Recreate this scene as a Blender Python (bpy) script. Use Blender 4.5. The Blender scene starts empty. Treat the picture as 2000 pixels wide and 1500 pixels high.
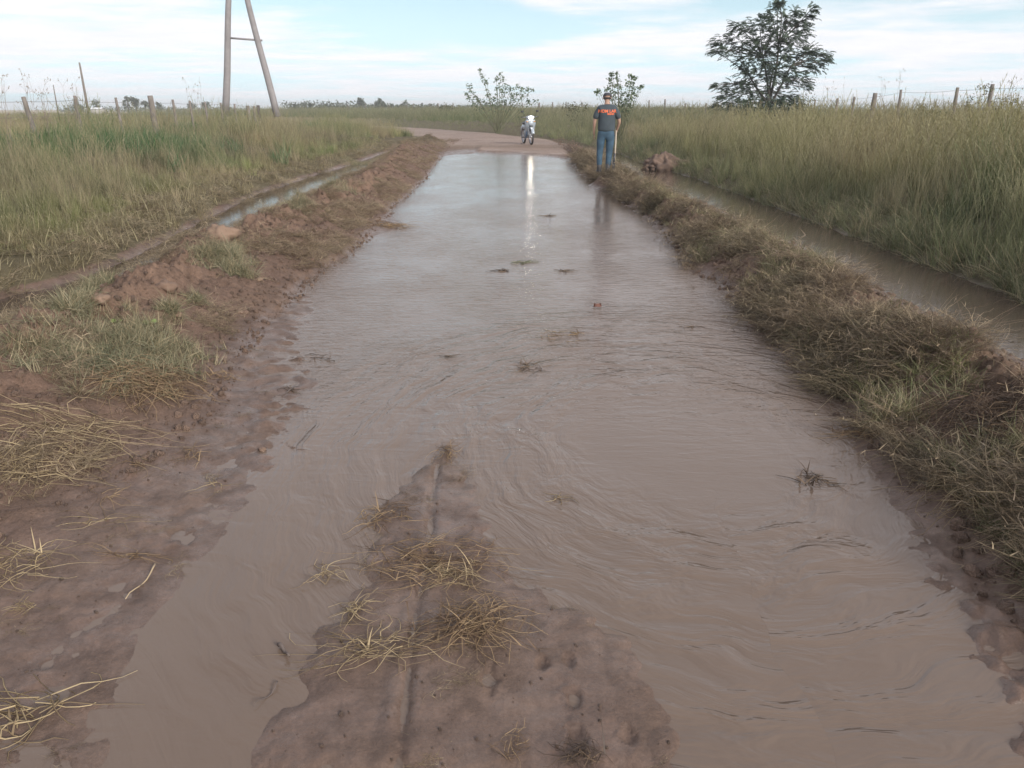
import bpy, bmesh, math, random
import numpy as np
from mathutils import Vector, Matrix

# ---------------------------------------------------------------- camera
sc = bpy.context.scene
COL = sc.collection
CAM_H, PITCH, FPX = 1.6, math.radians(19.7), 1500.0
cam = bpy.data.cameras.new('camera'); cam_o = bpy.data.objects.new('camera', cam); COL.objects.link(cam_o)
cam.sensor_width = 36.0; cam.lens = 36.0 * FPX / 2000.0
cam.clip_start = 0.05; cam.clip_end = 8000
cam_o.location = (0, 0, CAM_H); cam_o.rotation_euler = (math.pi/2 - PITCH, 0, 0)
sc.camera = cam_o

# ---------------------------------------------------------------- light
SUN_EL, SUN_AZ = math.radians(24), math.radians(140)     # azimuth clockwise from +Y: behind the camera, to its right
sd = Vector((math.sin(SUN_AZ)*math.cos(SUN_EL), math.cos(SUN_AZ)*math.cos(SUN_EL), math.sin(SUN_EL)))
sun = bpy.data.lights.new('sun', 'SUN'); sun.energy = 2.5; sun.angle = math.radians(14); sun.color = (1.0, 0.95, 0.88)
sun_o = bpy.data.objects.new('sun', sun); COL.objects.link(sun_o)
sun_o.rotation_euler = sd.to_track_quat('Z', 'Y').to_euler()

world = bpy.data.worlds.new('World'); sc.world = world; world.use_nodes = True
WN, WL = world.node_tree.nodes, world.node_tree.links
WN.clear()
def wn(t, **k):
    n = WN.new(t)
    for a, b in k.items(): setattr(n, a, b)
    return n
def wmath(op, a, b=None, c=None, clamp=False):
    n = wn('ShaderNodeMath', operation=op, use_clamp=clamp)
    for i, v in enumerate((a, b, c)):
        if v is None: continue
        if isinstance(v, (int, float)): n.inputs[i].default_value = v
        else: WL.new(v, n.inputs[i])
    return n.outputs[0]
sky = wn('ShaderNodeTexSky', sky_type='NISHITA', sun_disc=False)
sky.sun_elevation = SUN_EL; sky.sun_rotation = SUN_AZ; sky.air_density = 1.0; sky.dust_density = 0.6; sky.ozone_density = 1.6
geo = wn('ShaderNodeTexCoord')
sepd = wn('ShaderNodeSeparateXYZ'); WL.new(geo.outputs['Generated'], sepd.inputs[0])
dx, dy, dz = sepd.outputs
# clouds: a flat layer seen in perspective
zz = wmath('ADD', wmath('MAXIMUM', dz, 0.0), 0.055)
px_ = wmath('DIVIDE', dx, zz); py_ = wmath('DIVIDE', dy, zz)
cmb = wn('ShaderNodeCombineXYZ'); WL.new(px_, cmb.inputs[0]); WL.new(py_, cmb.inputs[1])
def wnoise(scale, detail, rough, off):
    m = wn('ShaderNodeMapping'); m.inputs['Location'].default_value = off; m.inputs['Scale'].default_value = (scale, scale*1.25, scale)
    WL.new(cmb.outputs[0], m.inputs[0])
    n = wn('ShaderNodeTexNoise'); n.inputs['Scale'].default_value = 1; n.inputs['Detail'].default_value = detail; n.inputs['Roughness'].default_value = rough
    WL.new(m.outputs[0], n.inputs[0]); return n.outputs[0]
n1 = wnoise(0.42, 7, 0.58, (3.1, 1.7, 0)); n2 = wnoise(1.5, 6, 0.6, (8.3, 2.2, 0))
# broad banks of cloud by bearing and height, the way they stand over this field
az = wmath('ARCTAN2', dx, dy); el = wmath('ARCSINE', dz)
def bank(a0, e0, wa, we, amp):
    u = wmath('DIVIDE', wmath('SUBTRACT', az, math.radians(a0)), math.radians(wa))
    v = wmath('DIVIDE', wmath('SUBTRACT', el, math.radians(e0)), math.radians(we))
    r = wmath('ADD', wmath('MULTIPLY', u, u), wmath('MULTIPLY', v, v))
    return wmath('MULTIPLY', wmath('POWER', 2.718, wmath('MULTIPLY', r, -1.0)), amp)
s = wmath('ADD', wmath('MULTIPLY', n1, 0.75), wmath('MULTIPLY', n2, 0.4))
for b in ((-26, 4.3, 11, 1.9, .15), (-33, 5.0, 6, 1.6, .06), (27, 3.8, 9, 1.1, .14), (8, 4.4, 8, 0.7, .12), (33, 6.6, 8, 0.8, .13), (20, 5.6, 9, .6, .06),
          (2, 6.9, 2.2, 0.4, .14), (5, 3.8, 5, .4, .10), (0, 1.2, 80, 2.2, .10), (-6, 6.3, 10, 1.8, -.26), (16, 6.6, 5, .9, -.18), (-22, 7.2, 14, 1.0, -.12), (0, 22, 400, 13, .40), (0, 60, 400, 25, .14)):
    s = wmath('ADD', s, bank(*b))
rmp = wn('ShaderNodeMapRange', interpolation_type='SMOOTHSTEP'); WL.new(s, rmp.inputs[0])
rmp.inputs[1].default_value = 0.54; rmp.inputs[2].default_value = 0.80; rmp.inputs[3].default_value = 0.0; rmp.inputs[4].default_value = 0.88
# cloud brightness: warm white with grey-lilac undersides
cc = wn('ShaderNodeMix', data_type='RGBA'); WL.new(n2, cc.inputs['Factor'])
cc.inputs['A'].default_value = (6.9, 6.9, 7.5, 1); cc.inputs['B'].default_value = (9.1, 8.7, 8.8, 1)
tint = wn('ShaderNodeMix', data_type='RGBA', blend_type='MULTIPLY'); tint.inputs['Factor'].default_value = 1
WL.new(sky.outputs[0], tint.inputs['A']); tint.inputs['B'].default_value = (1.0, 1.0, 1.0, 1)
SKY_TINT = tint
hz = wn('ShaderNodeMapRange', interpolation_type='SMOOTHSTEP'); WL.new(dz, hz.inputs[0])
hz.inputs[1].default_value = 0.0; hz.inputs[2].default_value = 0.22; hz.inputs[3].default_value = 0.88; hz.inputs[4].default_value = 0.0
pal = wn('ShaderNodeMix', data_type='RGBA'); WL.new(hz.outputs[0], pal.inputs['Factor'])
WL.new(tint.outputs['Result'], pal.inputs['A']); pal.inputs['B'].default_value = (5.9, 7.9, 8.9, 1)
mixc = wn('ShaderNodeMix', data_type='RGBA'); WL.new(rmp.outputs[0], mixc.inputs['Factor'])
WL.new(pal.outputs['Result'], mixc.inputs['A']); WL.new(cc.outputs['Result'], mixc.inputs['B'])
bg = wn('ShaderNodeBackground'); bg.inputs['Strength'].default_value = 0.095
WL.new(mixc.outputs['Result'], bg.inputs[0])
wo = wn('ShaderNodeOutputWorld'); WL.new(bg.outputs[0], wo.inputs[0])

sc.view_settings.view_transform = 'Standard'; sc.view_settings.look = 'None'
sc.view_settings.exposure = 0.50; sc.view_settings.gamma = 1.0; sc.view_settings.use_curve_mapping = False
sc.render.engine = 'CYCLES'
sc.cycles.use_denoising = True
sc.cycles.max_bounces = 6; sc.cycles.transparent_max_bounces = 8; sc.cycles.diffuse_bounces = 3; sc.cycles.glossy_bounces = 3
sc.cycles.sample_clamp_indirect = 6.0
sc.cycles.volume_max_steps = 64

# ---------------------------------------------------------------- helpers
rng = np.random.default_rng(7)
random.seed(7)
CP, SP = math.cos(PITCH), math.sin(PITCH)
def ray(px, py):
    r, u = (px - 1000) / FPX, -(py - 750) / FPX
    return r, CP + u*SP, -SP + u*CP
def on_z(px, py, z=0.0):
    """point of the place at height z that shows at this spot of the photograph"""
    a, b, c = ray(px, py); t = (z - CAM_H) / c
    return a*t, b*t
def at_y(px, py, Y):
    a, b, c = ray(px, py); t = Y / b
    return Vector((a*t, Y, CAM_H + c*t))
def sstep(a, b, x):
    t = np.clip((x - a) / (b - a), 0, 1); return t*t*(3 - 2*t)

_perm = np.random.default_rng(3).integers(0, 2**31, 4096)
def _h(ix, iy, seed):
    return _perm[(_perm[(ix + seed*131) & 4095] + iy) & 4095]
def perlin(x, y, seed=0):
    x = np.asarray(x, float); y = np.asarray(y, float)
    ix = np.floor(x).astype(np.int64); iy = np.floor(y).astype(np.int64)
    fx, fy = x - ix, y - iy
    u = fx*fx*fx*(fx*(fx*6 - 15) + 10); v = fy*fy*fy*(fy*(fy*6 - 15) + 10)
    def g(i, j, a, b):
        t = (_h(i, j, seed) & 1023) * (2*math.pi/1024); return np.cos(t)*a + np.sin(t)*b
    n00 = g(ix, iy, fx, fy); n10 = g(ix+1, iy, fx-1, fy); n01 = g(ix, iy+1, fx, fy-1); n11 = g(ix+1, iy+1, fx-1, fy-1)
    return ((n00*(1-u) + n10*u)*(1-v) + (n01*(1-u) + n11*u)*v) * 1.5
def fbm(x, y, seed=0, oct=4, gain=.5):
    s, a = 0, 1.0
    for o in range(oct):
        s = s + a*perlin(x*2**o + 17.3*o, y*2**o - 9.1*o, seed + o); a *= gain
    return s

def new_obj(name, me, parent=None):
    o = bpy.data.objects.new(name, me); COL.objects.link(o)
    if parent: o.parent = parent
    return o
def tag(o, label=None, cat=None, group=None, kind=None):
    if label: o['label'] = label
    if cat: o['category'] = cat
    if group: o['group'] = group
    if kind: o['kind'] = kind
    return o
def empty(name, loc=(0, 0, 0), rz=0):
    o = bpy.data.objects.new(name, None); COL.objects.link(o); o.location = loc; o.rotation_euler = (0, 0, rz); o.empty_display_size = .1
    return o

class MB:
    def __init__(s): s.v = []; s.f = []; s.c = []
    def add(s, v, f, c=None):
        b = len(s.v); s.v += [tuple(p) for p in v]; s.f += [tuple(i + b for i in q) for q in f]
        s.c += [c if c is not None else 0.5] * len(v)
    def box(s, c, d, rot=None):
        vs = [Vector((x*d[0]/2, y*d[1]/2, z*d[2]/2)) for x in (-1, 1) for y in (-1, 1) for z in (-1, 1)]
        if rot is not None: vs = [rot @ v for v in vs]
        s.add([v + Vector(c) for v in vs], [(0,1,3,2), (4,6,7,5), (0,4,5,1), (2,3,7,6), (0,2,6,4), (1,5,7,3)])
    def tube(s, pts, rad, n=6, cap=True, c=None):
        pts = [Vector(p) for p in pts]
        if isinstance(rad, (int, float)): rad = [rad]*len(pts)
        vs, fs = [], []
        t = (pts[1] - pts[0]).normalized()
        a = t.cross(Vector((0, 0, 1)))
        if a.length < .1: a = t.cross(Vector((1, 0, 0)))
        a.normalize()
        for i, p in enumerate(pts):
            t = (pts[min(i+1, len(pts)-1)] - pts[max(i-1, 0)]).normalized()
            a = (a - t*a.dot(t)); a.normalize(); b = t.cross(a)
            for k in range(n):
                th = 2*math.pi*k/n; vs.append(p + (a*math.cos(th) + b*math.sin(th))*rad[i])
        for i in range(len(pts)-1):
            for k in range(n):
                k2 = (k+1) % n; fs.append((i*n+k, i*n+k2, (i+1)*n+k2, (i+1)*n+k))
        if cap:
            fs.append(tuple(range(n-1, -1, -1))); fs.append(tuple((len(pts)-1)*n + k for k in range(n)))
        s.add(vs, fs, c)
    def lathe(s, c, axis, prof, n=24):
        """prof: list of (along, radius)"""
        ax = Vector(axis).normalized(); a = ax.orthogonal().normalized(); b = ax.cross(a); c = Vector(c)
        vs, fs = [], []
        for (h, r) in prof:
            for k in range(n):
                th = 2*math.pi*k/n; vs.append(c + ax*h + (a*math.cos(th) + b*math.sin(th))*r)
        for i in range(len(prof)-1):
            for k in range(n):
                k2 = (k+1) % n; fs.append((i*n+k, i*n+k2, (i+1)*n+k2, (i+1)*n+k))
        s.add(vs, fs)
    def ell(s, c, r, n=14, m=9, rot=None, jit=0):
        vs, fs = [], []
        for i in range(m+1):
            ph = math.pi*i/m
            for k in range(n):
                th = 2*math.pi*k/n
                q = 1 + (random.uniform(-jit, jit) if jit else 0)
                v = Vector((math.sin(ph)*math.cos(th)*r[0]*q, math.sin(ph)*math.sin(th)*r[1]*q, math.cos(ph)*r[2]*q))
                if rot is not None: v = rot @ v
                vs.append(v + Vector(c))
        for i in range(m):
            for k in range(n):
                k2 = (k+1) % n; fs.append((i*n+k, (i+1)*n+k, (i+1)*n+k2, i*n+k2))
        s.add(vs, fs)
    def mesh(s, name, mat=None, smooth=True):
        me = bpy.data.meshes.new(name); me.from_pydata(s.v, [], s.f); me.update()
        if s.c:
            at = me.attributes.new('bl', 'FLOAT', 'POINT'); at.data.foreach_set('value', np.array(s.c, 'f'))
        if smooth: me.polygons.foreach_set('use_smooth', [True]*len(me.polygons))
        if mat: me.materials.append(mat)
        return me
    def build(s, name, mat, parent=None, smooth=True, bevel=0, sub=0):
        o = new_obj(name, s.mesh(name, mat, smooth), parent)
        if bevel:
            m = o.modifiers.new('bevel', 'BEVEL'); m.width = bevel; m.segments = 2; m.limit_method = 'ANGLE'
        if sub:
            m = o.modifiers.new('sub', 'SUBSURF'); m.levels = sub; m.render_levels = sub
        return o

# ---------------------------------------------------------------- materials
def mat(name, col, rough=.6, metal=0, noise=0, nscale=20, bump=0, bscale=60, emis=None, estr=0, spec=.5, coat=0, ior=None):
    m = bpy.data.materials.new(name); m.use_nodes = True
    N, L = m.node_tree.nodes, m.node_tree.links; p = N['Principled BSDF']
    p.inputs['Base Color'].default_value = (*col, 1); p.inputs['Roughness'].default_value = rough; p.inputs['Metallic'].default_value = metal
    p.inputs['Specular IOR Level'].default_value = spec; p.inputs['Coat Weight'].default_value = coat
    if emis: p.inputs['Emission Color'].default_value = (*emis, 1); p.inputs['Emission Strength'].default_value = estr
    tc = N.new('ShaderNodeTexCoord')
    if noise:
        n = N.new('ShaderNodeTexNoise'); n.inputs['Scale'].default_value = nscale; n.inputs['Detail'].default_value = 5; L.new(tc.outputs['Object'], n.inputs[0])
        mr = N.new('ShaderNodeMapRange'); L.new(n.outputs[0], mr.inputs[0]); mr.inputs[1].default_value = .3; mr.inputs[2].default_value = .7
        mr.inputs[3].default_value = 1-noise; mr.inputs[4].default_value = 1+noise
        v = N.new('ShaderNodeVectorMath'); v.operation = 'SCALE'; v.inputs[0].default_value = col; L.new(mr.outputs[0], v.inputs['Scale'])
        L.new(v.outputs[0], p.inputs['Base Color'])
    if bump:
        n = N.new('ShaderNodeTexNoise'); n.inputs['Scale'].default_value = bscale; n.inputs['Detail'].default_value = 6; L.new(tc.outputs['Object'], n.inputs[0])
        b = N.new('ShaderNodeBump'); b.inputs['Strength'].default_value = bump; b.inputs['Distance'].default_value = .01; L.new(n.outputs[0], b.inputs['Height'])
        L.new(b.outputs[0], p.inputs['Normal'])
    return m

def veg_mat(name, dry=(.42, .33, .2), transl=.3, inst=True, base=(.1, .13, .05), spread=.5):
    """leaf blades: tint per clump (or fixed), part of the blades dead"""
    m = bpy.data.materials.new(name); m.use_nodes = True
    N, L = m.node_tree.nodes, m.node_tree.links; N.clear()
    out = N.new('ShaderNodeOutputMaterial')
    if inst:
        a = N.new('ShaderNodeAttribute'); a.attribute_type = 'INSTANCER'; a.attribute_name = 'tint'; src = a.outputs['Color']
    else:
        c = N.new('ShaderNodeRGB'); c.outputs[0].default_value = (*base, 1); src = c.outputs[0]
    bl = N.new('ShaderNodeAttribute'); bl.attribute_name = 'bl'
    mr = N.new('ShaderNodeMapRange'); L.new(bl.outputs['Fac'], mr.inputs[0]); mr.inputs[1].default_value = spread; mr.inputs[2].default_value = spread + .4
    mr.inputs[3].default_value = 0; mr.inputs[4].default_value = .75
    mx = N.new('ShaderNodeMix'); mx.data_type = 'RGBA'; L.new(mr.outputs[0], mx.inputs['Factor']); L.new(src, mx.inputs['A']); mx.inputs['B'].default_value = (*dry, 1)
    br = N.new('ShaderNodeMapRange'); L.new(bl.outputs['Fac'], br.inputs[0]); br.inputs[3].default_value = .72; br.inputs[4].default_value = 1.25
    sc_ = N.new('ShaderNodeVectorMath'); sc_.operation = 'SCALE'; L.new(mx.outputs['Result'], sc_.inputs[0]); L.new(br.outputs[0], sc_.inputs['Scale'])
    d = N.new('ShaderNodeBsdfDiffuse'); t = N.new('ShaderNodeBsdfTranslucent'); L.new(sc_.outputs[0], d.inputs[0]); L.new(sc_.outputs[0], t.inputs[0])
    ms = N.new('ShaderNodeMixShader'); ms.inputs[0].default_value = transl; L.new(d.outputs[0], ms.inputs[1]); L.new(t.outputs[0], ms.inputs[2])
    g = N.new('ShaderNodeBsdfGlossy'); g.inputs['Roughness'].default_value = .5; g.inputs['Color'].default_value = (.6, .6, .6, 1)
    m2 = N.new('ShaderNodeMixShader'); m2.inputs[0].default_value = .04; L.new(ms.outputs[0], m2.inputs[1]); L.new(g.outputs[0], m2.inputs[2])
    L.new(m2.outputs[0], out.inputs[0]); return m

M_GRASS = veg_mat('grass blades', dry=(.37, .33, .20), spread=.58)
M_STRAW = veg_mat('dead straw', dry=(.42, .33, .21), transl=.12, spread=.5)
M_STRAW_FIX = veg_mat('straw clump', inst=False, base=(.20, .13, .08), dry=(.38, .27, .15), transl=.08, spread=.35)
M_STRAW_PALE = veg_mat('pale straw', inst=False, base=(.27, .195, .115), dry=(.46, .36, .21), transl=.08, spread=.35)
M_STRAW_GREY = veg_mat('grey green cut grass', inst=False, base=(.17, .18, .11), dry=(.40, .36, .22), transl=.15, spread=.45)
M_STRAW_DARK = veg_mat('muddy straw', inst=False, base=(.10, .07, .05), dry=(.22, .15, .09), transl=.05, spread=.5)

# ---------------------------------------------------------------- lie of the land
def poly(pts, z):
    w = sorted([on_z(a, b, z)[::-1] for a, b in pts]); return np.array([p[0] for p in w]), np.array([p[1] for p in w])
RAW = dict(
 LW=([(935,298),(862,305),(830,348),(798,378),(752,415),(783,441),(705,470),(675,497),(600,545),(560,600),(545,660),(530,740),(505,830),(490,910),(462,990),(425,1048),(365,1110),(290,1215),(235,1320),(200,1500),(180,1700)], 0),
 LT=([(856,298),(845,330),(815,362),(765,405),(715,428),(690,465),(640,505),(560,560),(470,625),(405,700),(350,790),(250,855),(150,915),(0,990),(-250,1120),(-600,1300)], .06),
 LC=([(800,275),(775,300),(720,345),(640,382),(560,412),(490,435),(420,460),(320,520),(200,585),(100,635),(0,665),(-300,790),(-900,1050)], .34),
 LD=([(690,322),(600,350),(530,374),(470,400),(400,438),(350,466),(250,516),(150,555),(0,590),(-300,680),(-900,880)], 0),
 RW=([(1112,309),(1130,335),(1165,352),(1215,388),(1270,424),(1330,490),(1345,518),(1420,560),(1500,645),(1560,715),(1640,782),(1662,830),(1685,892),(1750,975),(1850,1070),(1950,1170),(2000,1245),(2120,1420),(2200,1700)], 0),
 RT=([(1125,309),(1145,335),(1180,352),(1232,388),(1290,420),(1345,480),(1360,512),(1450,560),(1530,640),(1590,700),(1680,770),(1720,825),(1800,880),(1870,960),(1950,1040),(2050,1150),(2300,1420)], .06),
 RC=([(1165,318),(1200,343),(1262,366),(1340,396),(1420,425),(1500,458),(1600,510),(1700,560),(1800,608),(1900,662),(2000,725),(2200,860),(2700,1200)], .34),
 RO=([(1215,328),(1300,362),(1400,402),(1500,447),(1600,490),(1700,545),(1800,590),(1900,640),(2000,690),(2200,780),(2700,1010)], 0),
 RD=([(1235,318),(1330,347),(1430,385),(1530,425),(1640,468),(1740,508),(1850,553),(2000,612),(2200,690),(2700,880)], 0),
)
F = {k: poly(*v) for k, v in RAW.items()}
def feat(k, y):
    Y, X = F[k]
    # average a little so the profile does not kink
    r = np.interp(y, Y, X)
    lo = y < Y[0]
    r = np.where(lo, X[0] + np.clip((X[1]-X[0])/(Y[1]-Y[0]), -.3, .3)*np.maximum(y - Y[0], -3), r)
    return r
ROAD = np.array([(0.4, 24), (0.3, 32), (-1.2, 42), (-4.2, 52), (-9.5, 64), (-18, 80), (-32, 100), (-60, 128), (-140, 190)], float)
def road_dist(x, y):
    """signed distance to the road's centre line beyond the flood (+ = right/outer side)"""
    best = np.full(np.shape(x), 1e9); sg = np.zeros(np.shape(x))
    for (ax, ay), (bx, by) in zip(ROAD[:-1], ROAD[1:]):
        vx, vy = bx-ax, by-ay; L2 = vx*vx+vy*vy
        t = np.clip(((x-ax)*vx + (y-ay)*vy)/L2, 0, 1)
        ex, ey = x-ax-t*vx, y-ay-t*vy; d = np.hypot(ex, ey)
        s_ = np.sign(vy*ex - vx*ey); m = d < best
        best = np.where(m, d, best); sg = np.where(m, s_, sg)
    return best*sg

ISL = [on_z(a, b) for a, b in ((430,1560),(485,1405),(560,1335),(548,1275),(640,1205),(690,1100),(715,1000),(760,955),(860,850),(905,880),(960,985),(1005,1090),(1100,1165),(1180,1190),(1240,1250),(1310,1340),(1360,1430),(1400,1560))]
def poly_sd(P, x, y):
    d = np.full(np.shape(x), 1e9); ins = np.zeros(np.shape(x), bool); n = len(P)
    for i in range(n):
        ax, ay = P[i]; bx, by = P[(i+1) % n]; vx, vy = bx-ax, by-ay
        t = np.clip(((x-ax)*vx + (y-ay)*vy)/(vx*vx+vy*vy), 0, 1); d = np.minimum(d, np.hypot(x-ax-t*vx, y-ay-t*vy))
        c = ((ay > y) != (by > y)) & (x < (bx-ax)*(y-ay)/((by-ay) if by != ay else 1e-9) + ax); ins ^= c
    return np.where(ins, d, -d)
def seg_d(P, x, y):
    d = np.full(np.shape(x), 1e9)
    for (ax, ay), (bx, by) in zip(P[:-1], P[1:]):
        vx, vy = bx-ax, by-ay; t = np.clip(((x-ax)*vx + (y-ay)*vy)/(vx*vx+vy*vy+1e-9), 0, 1); d = np.minimum(d, np.hypot(x-ax-t*vx, y-ay-t*vy))
    return d
TRACK = [on_z(a, b, .02) for a, b in ((770,1560),(795,1320),(812,1180),(838,1060),(842,970),(862,860))]
TRACK2 = [on_z(a, b, .02) for a, b in ((700,1560),(745,1330),(775,1200),(790,1100))]
PRINTS = [(on_z(a, b, .02), r) for a, b, r in ((955,1320,.045),(925,1240,.05),(1120,1355,.035),(1128,1440,.04),(1060,1290,.03),(1110,1285,.03),(1230,1430,.03),(340,1040,.05),(365,1045,.04),(1310,1325,.02),(90,1290,.03))]

HOLLOW = [((on_z(612, 356)[0] + .12, on_z(612, 356)[1]), .42, 1.3), ((on_z(690, 334)[0] + .1, on_z(690, 334)[1]), .55, 2.2), ((on_z(405, 460)[0], on_z(405, 460)[1]), .32, 1.1)]
def profile(x, y):
    lw, lt, lc, ld = feat('LW', y), feat('LT', y), feat('LC', y), feat('LD', y)
    rw, rt, rc, ro, rd = feat('RW', y), feat('RT', y), feat('RC', y), feat('RO', y), feat('RD', y)
    lt = np.minimum(lt, lw - .05); lc = np.minimum(lc, lt - .22); ld = np.minimum(ld, lc - .5) - .12*sstep(3, 5, y)
    ldr = ld + .45*(lc - ld)
    rt = np.maximum(rt, rw + .05); rc = np.maximum(rc, rt + .22); ro = np.maximum(ro - .12, rc + .3); rd = np.maximum(rd + .28, ro + .4)
    z0 = np.zeros_like(x)
    def c(v): return z0 + v
    lwz = 0.0
    keys = [(-400+z0, c(.55)), (-13.5+z0, c(.62)), (-11.5+z0, c(.60)), (ld - 3.2, c(.50)), (ld - 1.3, c(.30)), (ld - .38, c(.22)), (ld - .1, c(.06)), (ld, c(.0)), (.5*(ld+ldr), c(-.03)),
            (ldr, c(.01)), (.45*ldr+.55*lc, c(.20)), (lc, c(.35)), (.5*(lc+lt), c(.22)), (lt, c(.055)), (lw, c(.0)), (lw+.25, c(-.03)), (rw-.25, c(-.03)), (rw, c(0.)),
            (rt, c(.05)), (.45*rt+.55*rc, c(.20)), (rc, c(.27)), (.5*(rc+ro), c(.08)), (ro-.05, c(.02)), (ro, c(0.)), (.5*(ro+rd), c(-.12)), (rd, c(0.)), (rd+.35, c(.16)),
            (rd+1.4, c(.42)), (rd+3.8, c(.68)), (np.maximum(rd+6, 14.)+z0, c(.80)), (400+z0, c(.72))]
    h = np.full(x.shape, .55)
    for (xa, za), (xb, zb) in zip(keys[:-1], keys[1:]):
        m = (x >= xa) & (x < xb)
        t = np.clip((x - xa)/np.maximum(xb - xa, 1e-6), 0, 1)
        h = np.where(m, za + (zb-za)*(t*t*(3-2*t)*.5 + t*.5), h)
    berm = np.exp(-((x-lc)/(.38*np.clip((lt-lc)*1.3, .25, 1.2)+.12))**2) + np.exp(-((x-rc)/(.42*np.clip((ro-rt)*.5, .3, 1.0)+.1))**2)
    apron = sstep(-.15, .05, x-lt)*sstep(.05, -.15, x-lw)
    return h, np.clip(berm, 0, 1), apron, (lw, lt, lc, ld, ldr, rw, rt, rc, ro, rd)

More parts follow.
